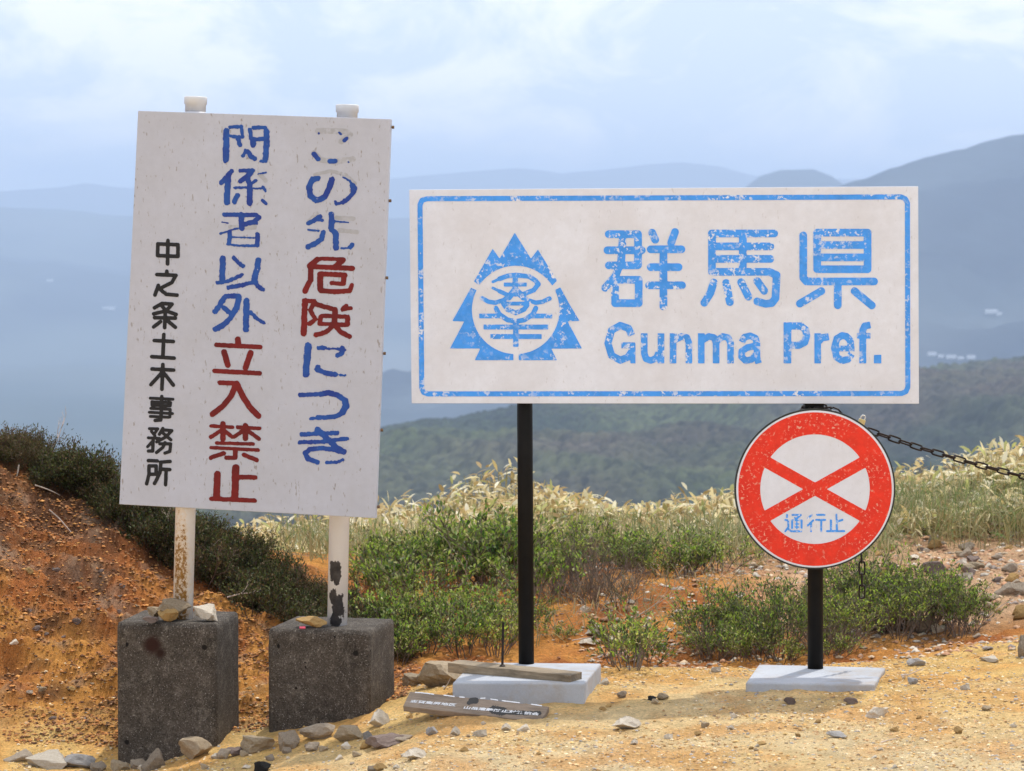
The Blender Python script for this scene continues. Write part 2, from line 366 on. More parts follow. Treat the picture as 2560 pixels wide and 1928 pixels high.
def base_h(X, Y):
    X = np.asarray(X, float); Y = np.asarray(Y, float)
    i, t = _interp(XK, X); j, u = _interp(YK, Y)
    def cr(p0, p1, p2, p3, t):   # monotone-ish catmull rom
        return p1 + .5 * t * (p2 - p0 + t * (2 * p0 - 5 * p1 + 4 * p2 - p3 + t * (3 * (p1 - p2) + p3 - p0)))
    def row(jj):
        jj = np.clip(jj, 0, len(YK) - 1); a = TB[jj, np.clip(i, 0, 99)]; b = TB[jj, i + 1]
        tt = t * t * (3 - 2 * t); return a + (b - a) * (tt * .5 + t * .5)
    a = row(j); b = row(j + 1); uu = u * u * (3 - 2 * u)
    z = a + (b - a) * (uu * .4 + u * .6)
    far = np.maximum(Y - 60, 0); return z - far * .42
def detail_h(X, Y):
    m = np.clip((12.9 - Y) / .5, 0, 1) ; mound = np.clip((-.5 - X) / .4, 0, 1) * np.clip((Y - 12.2) / .4, 0, 1) * np.clip((15.5 - Y), 0, 1)
    rocky = np.clip((X - .8) / .5, 0, 1) * np.clip((Y - 12.9) / .4, 0, 1)
    z = .014 * fbm(X * 2.2, Y * 1.5, 3, 3) + .010 * fbm(X * 11, Y * 8, 5, 5, .6) + .0035 * fbm(X * 45, Y * 35, 2, 6)
    a, s = X * .88 + Y * .35, Y * .9 - X * .42
    st = fbm(a * 4.5, s * 11, 4, 9, .6); z = z + mound * (.06 * st + .045 * (1 - np.abs(fbm(a * 9, s * 20, 3, 21))) * np.clip(st + .3, 0, 1) + .022 * fbm(a * 20, s * 40, 4, 31, .65))
    bank = (1 - mound) * (1 - m)
    z = z + bank * (.03 * fbm(X * 6, Y * 5, 4, 12) + .012 * fbm(X * 22, Y * 16, 3, 15)) + rocky * .016 * np.abs(fbm(X * 16, Y * 11, 3, 18))
    # slumped lip of the sandy shoulder
    return z
def hgt(X, Y): return base_h(X, Y) + detail_h(X, Y)
def graded(a, b, c0, c1, fine, g=1.22):
    mid = list(np.arange(c0, c1, fine)); s = fine; lo = [c0]
    while lo[-1] > a: s *= g; lo.append(lo[-1] - s)
    hi = [mid[-1]]; s = fine
    while hi[-1] < b: s *= g; hi.append(hi[-1] + s)
    return np.array(lo[::-1][:-1] + mid + hi[1:])
gx = graded(-500, 500, -2.75, 3.35, .0165); gy = graded(-60, 900, 9.9, 17.0, .0165, 1.08)
GX, GY = np.meshgrid(gx, gy)
GZ = base_h(GX, GY) + detail_h(GX, GY) * np.clip((60 - np.abs(GY - 12)) / 40, 0, 1)
GZ = np.maximum(GZ, -395)
def soil_colour(X, Y):
    sand = np.array([.84, .55, .20]); orange = np.array([.74, .34, .085]); red = np.array([.44, .15, .045]); pale = np.array([.84, .65, .37]); rock = np.array([.60, .38, .22])
    n = fbm(X * 1.3, Y * 1.1, 4, 40)[..., None]; n2 = fbm(X * 5, Y * 4, 4, 44)[..., None]
    mound = (np.clip((-.55 - X) / .5, 0, 1) * np.clip((Y - 12.25) / .35, 0, 1))[..., None]
    up = np.clip((base_h(X, Y) - .0) / .5, 0, 1)[..., None]
    back = np.clip((Y - 12.75 - np.clip(X - 1.2, 0, 2) * .6) / .25, 0, 1)[..., None]
    rocky = (np.clip((X - .9) / .5, 0, 1) * np.clip((Y - 13.6) / .6, 0, 1))[..., None]
    c = sand * (1 + .0 * n) + (pale - sand) * np.clip(.25 + n * .9 + (11.6 - Y)[..., None] * .45 + X[..., None] * .12, 0, 1)
    c = c + (orange - c) * np.clip(.22 + n2 * 1.0, 0, .55)
    cb = orange + (red - orange) * np.clip(.5 + n2 * 1.2, 0, 1)
    cm = orange * .92 + (red - orange * .92) * np.clip(.05 + n2 * 1.4 + up * 1.5, 0, 1); cm = cm + (np.array([.13, .065, .035]) - cm) * np.clip((up - .55) * 2 + n2 * 1.2, 0, .85)
    st = fbm((X * .88 + Y * .35) * 5, (Y * .9 - X * .42) * 14, 4, 77)[..., None]
    brown = np.array([.15, .075, .04]); grey = np.array([.40, .27, .18]); cm = cm + (brown - cm) * np.clip(st * 1.9 - .05 + (up - .35) * .7, 0, .8); cm = cm + (grey - cm) * np.clip(fbm(X * 7, Y * 9, 4, 79)[..., None] * 2 - .35, 0, .7)
    c = c + (cb - c) * back; c = c + (rock * (1 + .3 * n2) - c) * rocky; c = c + (cm - c) * mound
    farm = np.clip((Y[..., None] - 18) / 4, 0, 1); c = c + (np.array([.06, .075, .03]) - c) * farm
    return c
GC = soil_colour(GX, GY)
nx, ny = len(gx), len(gy)
idx = np.arange(nx * ny).reshape(ny, nx)
GF = np.stack([idx[:-1, :-1], idx[:-1, 1:], idx[1:, 1:], idx[1:, :-1]], -1).reshape(-1, 4)
gme = mesh_np('ground', np.stack([GX, GY, GZ], -1).reshape(-1, 3), GF, M['ground'], GC.reshape(-1, 3), True)
tag(add('ground', gme), kind='structure')

def hit(px, v, y0=9.5, y1=24):
    d = ray(px, v); Y = np.arange(y0, y1, .01); X = d.x / d.y * Y; Z = H + d.z / d.y * Y
    b = Z - hgt(X, Y); k = np.where(b < 0)[0]
    k = k[0] if len(k) else len(Y) - 1
    return Vector((X[k], Y[k], float(hgt(X[k], Y[k]))))

# ------------------------------------------------------------------ far terrain
def ridge(name, prof, Yc, Yf, vf, cols, seed, rough, tex=None, step=8, rows=90, pxr=(-900, 3600), canopy=None, spurs=.0, mat='far'):
    px = np.arange(pxr[0], pxr[1], step, float)
    pv = np.interp(px, [p[0] for p in prof], [p[1] for p in prof])
    t = np.linspace(0, 1.0, rows)
    tb = np.linspace(1.02, 1.35, 8)
    T = np.concatenate([t, tb]); PX, TT = np.meshgrid(px, T)
    Yd = Yf + (Yc - Yf) * TT
    zc = H + Yc * (HOR - pv) / F; zf = H + Yf * (HOR - np.maximum(vf, (pv + 60) if vf < 1300 else vf))[None, :] / F if vf < 1300 else H + Yf * (HOR - vf) / F
    sm = np.minimum(TT, 1)
    prof_t = sm ** 1.0 * .65 + .35 * (sm * sm * (3 - 2 * sm))
    Z = zf + (zc[None, :] - zf) * prof_t - np.clip(TT - 1, 0, 1) * (Yc - Yf) * .55
    X = (PX - CX) / F * Yd
    env = np.sin(np.clip(TT, 0, 1) * math.pi) ** .7
    relief = Yc * .0105
    n = fbm(X / Yc * 9 + TT * 1.5, TT * 3.0, 5, seed)
    Z = Z + env * relief * rough * n
    if spurs:
        Z = Z + env * spurs * (1 - 2 * np.abs(fbm(X / Yc * 16 + TT * 2.2, TT * 1.5, 4, seed + 5)))
    Z = Z + relief * .05 * rough * fbm(X / Yc * 80, TT * 10, 3, seed + 9) * np.clip(TT * 2, 0, 1)
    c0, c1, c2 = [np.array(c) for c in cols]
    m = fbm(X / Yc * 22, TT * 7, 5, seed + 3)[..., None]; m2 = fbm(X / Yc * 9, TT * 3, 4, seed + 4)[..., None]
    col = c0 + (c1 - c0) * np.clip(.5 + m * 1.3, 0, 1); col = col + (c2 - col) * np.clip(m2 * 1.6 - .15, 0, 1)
    if canopy:
        r = canopy; cu, cv = X / r, Yd / r
        best = np.zeros_like(X); lum = np.ones_like(X)
        iu, iv = np.floor(cu), np.floor(cv)
        for a in (-1, 0, 1):
            for b in (-1, 0, 1):
                hx = _hash(iu + a, iv + b, 71); hy = _hash(iu + a, iv + b, 72); hs = _hash(iu + a, iv + b, 73)
                d2 = (cu - iu - a - hx) ** 2 + (cv - iv - b - hy) ** 2
                rr = (.55 + .35 * hs); z = np.sqrt(np.clip(rr * rr - d2, 0, None)) * (1.0 + .9 * hs)
                w = z > best; best = np.where(w, z, best); lum = np.where(w, .35 + 1.3 * _hash(iu + a, iv + b, 74), lum)
        Z = Z + best * r * .75; col = col * lum[..., None]
    ny, nx = X.shape; idx = np.arange(nx * ny).reshape(ny, nx)
    Fq = np.stack([idx[:-1, :-1], idx[:-1, 1:], idx[1:, 1:], idx[1:, :-1]], -1).reshape(-1, 4)
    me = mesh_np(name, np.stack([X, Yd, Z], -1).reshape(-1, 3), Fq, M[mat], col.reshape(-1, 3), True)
    return add(name, me)

prof1 = [(-900, 1330), (0, 1290), (300, 1220), (600, 1200), (800, 1150), (958, 1112), (1126, 1080), (1234, 1060), (1352, 1018), (1600, 985), (1900, 960), (2296, 928), (2420, 918), (2560, 900), (3600, 840)]
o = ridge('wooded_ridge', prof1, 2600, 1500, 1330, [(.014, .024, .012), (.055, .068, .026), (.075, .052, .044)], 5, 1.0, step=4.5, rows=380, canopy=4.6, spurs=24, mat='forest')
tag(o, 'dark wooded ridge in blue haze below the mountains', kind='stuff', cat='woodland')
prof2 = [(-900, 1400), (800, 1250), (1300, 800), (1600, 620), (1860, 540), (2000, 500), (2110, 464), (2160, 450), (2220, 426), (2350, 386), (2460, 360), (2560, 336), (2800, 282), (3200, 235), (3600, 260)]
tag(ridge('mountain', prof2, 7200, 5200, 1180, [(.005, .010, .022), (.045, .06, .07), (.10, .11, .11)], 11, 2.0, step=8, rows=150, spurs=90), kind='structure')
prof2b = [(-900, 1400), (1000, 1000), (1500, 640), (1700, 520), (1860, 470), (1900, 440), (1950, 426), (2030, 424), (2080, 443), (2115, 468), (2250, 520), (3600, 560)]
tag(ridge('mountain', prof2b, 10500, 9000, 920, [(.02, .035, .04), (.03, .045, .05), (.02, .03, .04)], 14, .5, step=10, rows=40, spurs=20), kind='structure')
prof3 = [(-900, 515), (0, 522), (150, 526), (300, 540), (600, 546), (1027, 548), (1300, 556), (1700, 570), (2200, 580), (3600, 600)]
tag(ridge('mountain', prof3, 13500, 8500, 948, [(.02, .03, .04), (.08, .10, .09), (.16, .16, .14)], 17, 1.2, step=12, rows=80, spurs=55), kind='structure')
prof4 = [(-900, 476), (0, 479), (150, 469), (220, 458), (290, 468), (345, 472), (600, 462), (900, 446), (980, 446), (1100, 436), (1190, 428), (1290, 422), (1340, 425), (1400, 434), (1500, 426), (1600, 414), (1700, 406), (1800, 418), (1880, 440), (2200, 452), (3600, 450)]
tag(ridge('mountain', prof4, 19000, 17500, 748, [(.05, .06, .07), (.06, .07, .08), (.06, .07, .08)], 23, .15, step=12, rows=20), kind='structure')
# valley floor to the horizon
vx = np.linspace(-16000, 16000, 161); vy = np.linspace(-1500, 26000, 180); VX, VY = np.meshgrid(vx, vy)
VZ = -400 + 30 * fbm(VX / 1500, VY / 1500, 4, 51)
vn = fbm(VX / 700, VY / 700, 5, 55)[..., None]
VC = np.array([.035, .05, .035]) + (np.array([.09, .10, .08]) - np.array([.03, .045, .035])) * np.clip(.1 + vn * 1.8, 0, 1)
idx = np.arange(VX.size).reshape(VX.shape)
VF = np.stack([idx[:-1, :-1], idx[:-1, 1:], idx[1:, 1:], idx[1:, :-1]], -1).reshape(-1, 4)
tag(add('valley', mesh_np('valley', np.stack([VX, VY, VZ], -1).reshape(-1, 3), VF, M['far'], VC.reshape(-1, 3), True)), kind='structure')
# far white buildings in the valley
M['far_white'] = m_plain('distant white walls', (.8, .8, .8), .8)
M['far_roof'] = m_plain('distant roofs', (.35, .38, .42), .8)
dg = bpy.context.evaluated_depsgraph_get
def far_hit(px, v):
    d = ray(px, v); ok, loc, *_ = sc.ray_cast(dg(), Vector((0, 0, H)) + d.normalized() * 1000, d.normalized()); return loc if ok else None
for i, (px, v, w, h, lab) in enumerate([
    (2330, 888, 20, 7, 'leftmost of the tiny white buildings right of the wide sign'), (2352, 893, 14, 6, 'small pale building second from left in the far town'), (2378, 896, 24, 8, 'wide white building in the middle of the far town'),
    (2402, 898, 15, 6, 'low white building right of the middle of the far town'), (2428, 897, 20, 8, 'rightmost white building of the far town'),
    (2478, 783, 30, 8, 'lone pale building on the blue mountain slope at right'), (2498, 788, 14, 6, 'small shed beside the lone building on the blue slope'),
    (125, 704, 16, 5, 'tiny white building high in the left valley'), (272, 774, 30, 6, 'long white building low in the left valley by the sign')]):
    loc = far_hit(px, v)
    if loc is None: continue
    k = loc.y / F; r = empty('distant_building', loc, lab, 'building', 'far buildings in the hazy valley')
    b = MB(); b.box(loc + Vector((0, 0, h * k * .3)), w * k, w * k * .5, h * k * .9); b.build('wall', M['far_white'], r, r)
    b = MB(); zt = loc.z + h * k * .75; xx, yy = w * k * .54, w * k * .29
    b.poly([loc + Vector((-xx, -yy, zt - loc.z)), loc + Vector((xx, -yy, zt - loc.z)), loc + Vector((xx, yy, zt - loc.z)), loc + Vector((-xx, yy, zt - loc.z)), loc + Vector((-xx, 0, zt - loc.z + h * k * .4)), loc + Vector((xx, 0, zt - loc.z + h * k * .4))],
           [(0, 1, 5, 4), (2, 3, 4, 5), (0, 4, 3), (1, 2, 5), (3, 2, 1, 0)]); b.build('roof', M['far_roof'], r, r)

# haze
hm = bpy.data.materials.new('haze'); hm.use_nodes = True; nt = hm.node_tree; nt.nodes.clear()
ho = nt.nodes.new('ShaderNodeOutputMaterial'); pv = nt.nodes.new('ShaderNodeVolumePrincipled')
pv.inputs['Color'].default_value = (.61, .755, 1.0, 1); pv.inputs['Density'].default_value = .000125; pv.inputs['Anisotropy'].default_value = .25
nt.links.new(pv.outputs[0], ho.inputs['Volume'])
b = MB(); b.box((0, 12500, -10), 36000, 29500, 900); hz = b.build('haze', hm); tag(hz, kind='stuff')

# ------------------------------------------------------------------ painted marks: strokes -> signed distance -> outline mesh
def sdf_strokes(strokes, X, Y, butt=False):
    D = np.full(X.shape, 1e9)
    for w, pts in strokes:
        r = w / 2; n = len(pts)
        if n == 1:
            D = np.minimum(D, np.hypot(X - pts[0][0], Y - pts[0][1]) - r); continue
        for i in range(n - 1):
            ax, ay = pts[i]; bx, by = pts[i + 1]; dx, dy = bx - ax, by - ay; L2 = dx * dx + dy * dy + 1e-9
            t = ((X - ax) * dx + (Y - ay) * dy) / L2; tcl = np.clip(t, 0, 1)
            d = np.hypot(X - ax - tcl * dx, Y - ay - tcl * dy) - r
            if butt:
                Ln = math.sqrt(L2)
                if i == 0: d = np.maximum(d, -t * Ln)
                if i == n - 2: d = np.maximum(d, (t - 1) * Ln)
            D = np.minimum(D, d)
    return D
def contour(D, xs, ys):
    """marching squares of D<0 -> (verts2d, quads, list of other polys)"""
    ins = D < 0; c = ins[:-1, :-1].astype(int) + ins[:-1, 1:] * 2 + ins[1:, 1:] * 4 + ins[1:, :-1] * 8
    verts = {}; out = []; quads = []; tris = []
    def gv(key, x, y):
        if key not in verts: verts[key] = len(out); out.append((x, y))
        return verts[key]
    def corner(j, i): return gv((j, i, 0), xs[i], ys[j])
    def edge(j0, i0, j1, i1):
        a, b = D[j0, i0], D[j1, i1]; t = min(max(a / (a - b), .02), .98)
        return gv((min(j0, j1), min(i0, i1), 1 if j0 == j1 else 2), xs[i0] + (xs[i1] - xs[i0]) * t, ys[j0] + (ys[j1] - ys[j0]) * t)
    J, I = np.nonzero(c)
    for j, i in zip(J.tolist(), I.tolist()):
        k = c[j, i]
        if k == 15:
            quads.append((corner(j, i), corner(j, i + 1), corner(j + 1, i + 1), corner(j + 1, i))); continue
        cs = [(j, i), (j, i + 1), (j + 1, i + 1), (j + 1, i)]; poly = []
        for q in range(4):
            a, b = cs[q], cs[(q + 1) % 4]
            if ins[a]: poly.append(corner(*a))
            if ins[a] != ins[b]: poly.append(edge(*a, *b))
        for q in range(1, len(poly) - 1): tris.append((poly[0], poly[q], poly[q + 1]))
    return out, quads, tris
def mark(name, strokes, plane, off, mat, parent, root, step=1.7, wear=0, seed=0, butt=False, fn=None, ext=None, label=None):
    """strokes in photo-size pixel units laid on the real plane of the sign"""
    if strokes:
        xs0 = min(p[0] - w for w, pts in strokes for p in pts); xs1 = max(p[0] + w for w, pts in strokes for p in pts)
        ys0 = min(p[1] - w for w, pts in strokes for p in pts); ys1 = max(p[1] + w for w, pts in strokes for p in pts)
    else: xs0, ys0, xs1, ys1 = ext
    xs = np.arange(xs0, xs1 + step, step); ys = np.arange(ys0, ys1 + step, step); X, Y = np.meshgrid(xs, ys)
    D = sdf_strokes(strokes, X, Y, butt) if strokes else fn(X, Y)
    if wear: D = D - .25 - .9 * wear + wear * (fbm(X / 4.5, Y / 6, 3, seed + 100) * 2.6)
    v, q, t = contour(D, xs, ys)
    if not v: return
    p0, n = plane; o = Vector((0, 0, H)); V = []
    for x, y in v:
        p = on_plane(x, y, p0, n) + n * off - Vector(root.location); V.append(p)
    me = mesh_np(name, np.array([tuple(p) for p in V]), [np.array([f[::-1] for f in q]).reshape(-1, 4), np.array([f[::-1] for f in t]).reshape(-1, 3)], mat)
    ob = add(name, me, parent)
    if label: ob['label'] = label
    return ob
def tr(o, s, strokes): return [(w * s, [(o[0] + x * s, o[1] + y * s) for x, y in pts]) for w, pts in strokes]
T1 = lambda S: tr((500, 240), .2281, S)
T2 = lambda S: tr((500, 600), .2281, S)
T3 = lambda S: tr((480, 940), .2281, S)
T7 = lambda S: tr((500, 500), .1356, S)
TA = lambda S: tr((340, 580), .2041, S)
TBk = lambda S: tr((340, 890), .2041, S)
TG = lambda S: tr((1480, 540), .3436, S)
TE = lambda S: tr((1100, 560), .2161, S)
TW = lambda S: tr((1940, 1260), .0904, S)
def W(w, *ls): return [(w, l) for l in ls]

# ---- left notice board
yaw = R(10)
nL = Vector((-math.sin(yaw) * 1, -math.cos(yaw), 0)).normalized()
nL = Vector((-math.sin(R(-9)) * -1, -math.cos(R(9)), 0)).normalized()
pL = P(638, 780, 12.06)
root1 = empty('warning_sign', (pL.x, 12.2, -.2), 'tall grey notice board with vertical blue, red and black lettering on two concrete blocks', 'sign')
def prism_from_px(corners, plane, thick, name, mat, parent, root, bevel=.002, front=0.0):
    p0, n = plane; f = [on_plane(x, y, p0, n) + n * front for x, y in corners]  # TL TR BR BL
    b = [p - n * thick for p in f]; m = MB(); m.poly(f + b, [(0, 3, 2, 1), (4, 5, 6, 7), (0, 1, 5, 4), (1, 2, 6, 5), (2, 3, 7, 6), (3, 0, 4, 7)])
    return m.build(name, mat, parent, root, bevel=bevel, seg=2)
planeL = (pL, nL)
board = prism_from_px([(345, 277), (977, 298), (939, 1296), (298, 1261)], planeL, .028, 'board', M['board_grey'], root1, root1)
O = .0012
def ch(name, S, mat, wear=.9, seed=1, **k): mark(name, S, planeL, O, M[mat], board, root1, 1.5, wear, seed, **k)
ch('character', T1(W(62, [(290, 385), (285, 700)]) + W(30, [(330, 342), (455, 337)]) + W(26, [(452, 345), (470, 450)], [(335, 440), (468, 455)]) + W(42, [(420, 465), (438, 535)]) + W(38, [(547, 370), (560, 465)]) + W(36, [(590, 348), (715, 348)], [(565, 468), (610, 482), (700, 468)]) + W(56, [(728, 385), (732, 500), (718, 690)], [(585, 485), (582, 535)]) + W(32, [(505, 600), (472, 658)]) + W(46, [(505, 605), (535, 620), (560, 665), (600, 685)]) + W(24, [(665, 718), (725, 715)])), 'blue_old', .8, 1)
ch('character', T1(W(48, [(345, 825), (310, 865), (240, 950)]) + W(62, [(308, 890), (295, 1165)]) + W(36, [(445, 822), (580, 818)]) + W(52, [(570, 825), (510, 890), (445, 932)], [(520, 905), (545, 970)]) + W(28, [(612, 930), (540, 978)]) + W(22, [(375, 1007), (560, 1003)], [(690, 995), (718, 1045)]) + W(14, [(590, 1015), (700, 1012)]) + W(58, [(545, 985), (545, 1172)]) + W(46, [(412, 1092), (378, 1160)]) + W(28, [(682, 1142), (728, 1183)]) + W(10, [(640, 855), (720, 840)])), 'blue_old', .7, 2)
ch('character', T7(W(70, [(455, 272), (1040, 278)]) + W(95, [(757, 270), (772, 520)]) + W(82, [(1085, 325), (1000, 400), (820, 450)]) + W(40, [(1050, 430), (960, 430)]) + W(26, [(700, 520), (560, 562), (375, 622)]) + W(72, [(552, 590), (538, 800)]) + W(34, [(510, 815), (700, 842), (1080, 850)]) + W(46, [(960, 842), (1075, 842)]) + W(76, [(1062, 635), (1060, 830)]) + W(18, [(600, 685), (1000, 700)]) + W(14, [(410, 410), (520, 427)])), 'blue_old', .6, 3)
ch('character', T2(W(58, [(252, 205), (243, 430)]) + W(32, [(190, 470), (310, 452), (465, 385)]) + W(36, [(368, 195), (420, 250), (472, 283)]) + W(56, [(640, 220), (622, 330), (592, 440)]) + W(38, [(580, 462), (450, 500), (315, 520)]) + W(42, [(600, 450), (640, 510), (688, 543)])), 'blue_old', .9, 4)
ch('character', T2(W(46, [(280, 618), (420, 612)]) + W(52, [(270, 628), (215, 720), (168, 785)]) + W(56, [(430, 628), (405, 740), (330, 860), (250, 940), (172, 978)]) + W(42, [(258, 740), (340, 808)]) + W(58, [(510, 665), (505, 980)]) + W(36, [(555, 790), (620, 860), (698, 908)])), 'blue_old', .8, 5)
ch('character', T2(W(60, [(415, 1090), (420, 1150)]) + W(46, [(180, 1150), (660, 1175)], [(160, 1436), (655, 1462)]) + W(60, [(265, 1230), (305, 1370)]) + W(62, [(555, 1240), (500, 1400)])), 'red_old', .35, 6)
ch('character', T3(W(48, [(305, 75), (490, 82)]) + W(58, [(480, 90), (430, 220), (340, 330), (225, 420)]) + W(62, [(492, 85), (560, 230), (640, 350), (728, 438)])), 'red_old', .35, 7)
ch('character', T3(W(34, [(210, 548), (450, 562)]) + W(56, [(340, 525), (340, 688)], [(585, 545), (585, 685)]) + W(40, [(315, 600), (208, 670)], [(370, 610), (440, 668)], [(555, 605), (462, 668)], [(618, 605), (735, 690)]) + W(36, [(500, 562), (740, 575)]) + W(34, [(270, 735), (670, 746)], [(210, 785), (725, 812)]) + W(50, [(475, 815), (475, 885)]) + W(42, [(475, 895), (378, 897)], [(350, 847), (205, 897)], [(568, 865), (712, 922)])), 'red_old', .4, 8)
ch('character', T3(W(70, [(278, 1078), (270, 1320)]) + W(74, [(480, 1008), (470, 1330)]) + W(46, [(520, 1108), (695, 1114)]) + W(44, [(212, 1345), (688, 1366)])), 'red_old', .5, 9)
# right column
gh = lambda S: [mark('faded_stroke', [q], planeL, .0006, M['ghost'], board, root1, 1.8, .5, 55) for q in S]
gh(T1(W(54, [(1290, 382), (1600, 388), (1645, 425), (1545, 500)], [(1250, 625), (1320, 700), (1480, 720), (1680, 692)])))
gh(T1(W(32, [(1262, 862), (1430, 822), (1600, 865), (1700, 960)])))
gh(T1(W(42, [(1500, 1335), (1680, 1345)], [(1530, 1472), (1720, 1492)], [(1280, 1290), (1200, 1370)], [(600, 1440), (330, 1440)], [(660, 860), (720, 930)])))
ch('character', T1(W(18, [(1303, 410)]) + W(18, [(1522, 400), (1545, 420)]) + W(38, [(1605, 468), (1582, 488)]) + W(48, [(1248, 635), (1295, 692)]) + W(46, [(1425, 715), (1485, 715)]) + W(14, [(1630, 725)])), 'blue_old', .5, 10)
ch('character', T1(W(56, [(1290, 905), (1232, 915), (1197, 1000), (1210, 1095), (1280, 1145), (1370, 1108), (1418, 1010), (1448, 915)]) + W(56, [(1672, 985), (1690, 1010), (1678, 1050)]) + W(38, [(1668, 1075), (1620, 1130), (1560, 1168)]) + W(22, [(1560, 1172), (1492, 1185), (1480, 1155)]) + W(18, [(1640, 935), (1690, 1000)]) + W(12, [(1540, 868)], [(1570, 890), (1625, 925)])), 'blue_old', .8, 11)
ch('character', T1(W(46, [(1318, 1322), (1240, 1372), (1192, 1393)]) + W(24, [(1240, 1360), (1345, 1362)]) + W(56, [(1440, 1300), (1442, 1465), (1490, 1510), (1490, 1665)]) + W(13, [(1480, 1375), (1625, 1386)], [(1185, 1468), (1300, 1478)]) + W(50, [(1350, 1498), (1332, 1570), (1260, 1620), (1185, 1655)]) + W(14, [(1550, 1672), (1640, 1668)]) + W(42, [(1668, 1632), (1642, 1660)])), 'blue_old', .7, 12)
ch('character', T2(W(38, [(1275, 217), (1340, 205), (1570, 212)]) + W(60, [(1565, 220), (1492, 288)]) + W(56, [(1285, 215), (1200, 285)], [(1215, 315), (1212, 440), (1152, 560)]) + W(50, [(1200, 292), (1672, 312)]) + W(50, [(1315, 372), (1590, 385)]) + W(55, [(1580, 392), (1572, 475)]) + W(42, [(1565, 482), (1442, 472)]) + W(60, [(1318, 385), (1318, 540)]) + W(50, [(1325, 556), (1480, 568), (1640, 558)]) + W(44, [(1645, 555), (1665, 495)])), 'red_old', .4, 13)
ch('character', T2(W(60, [(1152, 668), (1137, 1025)]) + W(42, [(1165, 668), (1258, 675), (1208, 770), (1268, 868), (1200, 920)]) + W(48, [(1262, 700), (1330, 722), (1440, 752)]) + W(38, [(1560, 762), (1655, 748)]) + W(40, [(1605, 722), (1562, 758)]) + W(40, [(1340, 832), (1618, 842)], [(1315, 918), (1615, 932)]) + W(50, [(1620, 850), (1618, 925)], [(1325, 845), (1312, 915)]) + W(56, [(1480, 765), (1472, 930)]) + W(48, [(1462, 935), (1385, 1010), (1272, 1040)], [(1482, 940), (1540, 1010), (1638, 1058)])), 'red_old', .6, 14)
ch('character', T2(W(68, [(1187, 1160), (1160, 1470)]) + W(38, [(1298, 1185), (1370, 1182)]) + W(14, [(1390, 1192), (1500, 1195)]) + W(28, [(1510, 1195), (1585, 1205)]) + W(46, [(1562, 1185), (1560, 1238), (1508, 1268)]) + W(48, [(1292, 1395), (1282, 1420), (1380, 1458), (1485, 1475)]) + W(16, [(1540, 1480), (1590, 1486)])), 'blue_old', .8, 15)
ch('character', T3(W(40, [(1185, 208), (1410, 200)]) + W(52, [(1410, 200), (1500, 184), (1600, 212), (1680, 272)]) + W(66, [(1680, 275), (1690, 330), (1650, 400)]) + W(44, [(1650, 410), (1560, 450), (1375, 458)]) + W(28, [(1380, 462), (1300, 468)])), 'blue_old', .6, 16)
ch('character', T3(W(40, [(1202, 642), (1400, 632), (1590, 625)]) + W(38, [(1182, 727), (1450, 722), (1700, 687)]) + W(56, [(1375, 590), (1500, 700), (1580, 790), (1665, 832)]) + W(46, [(1655, 838), (1540, 802), (1400, 792), (1290, 802), (1240, 850), (1270, 908), (1375, 946)]) + W(26, [(1475, 950), (1600, 945), (1650, 918)])), 'blue_old', .8, 17)
# black column
w = 43
ch('character', TA(W(w, [(268, 147), (515, 157), (515, 300), (265, 290), (268, 147)], [(392, 105), (387, 392)])), 'black_old', .15, 20)
ch('character', TA(W(w, [(378, 482), (378, 515)], [(257, 522), (490, 532), (440, 620), (300, 690)], [(275, 655), (233, 772)], [(280, 690), (370, 763), (503, 775)])), 'black_old', .15, 21)
ch('character', TA(W(w, [(227, 930), (320, 876), (443, 885), (370, 968), (217, 1003)], [(312, 900), (370, 968), (492, 1010)], [(228, 1050), (482, 1056)], [(358, 1012), (351, 1172)], [(300, 1100), (217, 1163)], [(392, 1092), (483, 1168)])), 'black_old', .15, 22)
ch('character', TA(W(w, [(342, 1257), (330, 1530)], [(224, 1330), (458, 1342)], [(194, 1528), (468, 1546)])), 'black_old', .15, 23)
ch('character', TBk(W(w, [(330, 105), (318, 407)], [(197, 160), (463, 174)], [(310, 212), (183, 352)], [(345, 212), (458, 358)])), 'black_old', .15, 24)
ch('character', TBk(W(34, [(175, 517), (453, 531)], [(195, 563), (425, 572), (420, 612), (197, 602), (195, 563)], [(182, 642), (420, 655), (415, 748)], [(165, 690), (448, 706)], [(177, 740), (400, 751)]) + W(40, [(317, 497), (310, 700), (304, 785), (235, 790)])), 'black_old', .1, 25)
ch('character', TBk(W(34, [(165, 890), (268, 893), (222, 960)], [(190, 925), (232, 975)], [(152, 1003), (288, 1010), (255, 1055)], [(203, 1045), (142, 1113)]) + W(38, [(212, 1010), (206, 1165), (152, 1165)], [(330, 888), (287, 960)], [(322, 905), (440, 915), (370, 990), (278, 1040)], [(332, 945), (428, 1028)], [(292, 1077), (425, 1077), (415, 1170), (355, 1190)], [(357, 1062), (330, 1120), (252, 1183)])), 'black_old', .1, 26)
ch('character', TBk(W(41, [(152, 1282), (260, 1286)], [(163, 1347), (248, 1347), (245, 1448), (172, 1450)], [(160, 1347), (160, 1450), (131, 1565)], [(302, 1302), (418, 1292)], [(305, 1312), (295, 1430), (228, 1562)], [(322, 1387), (415, 1392)], [(370, 1400), (363, 1578)])), 'black_old', .15, 27)
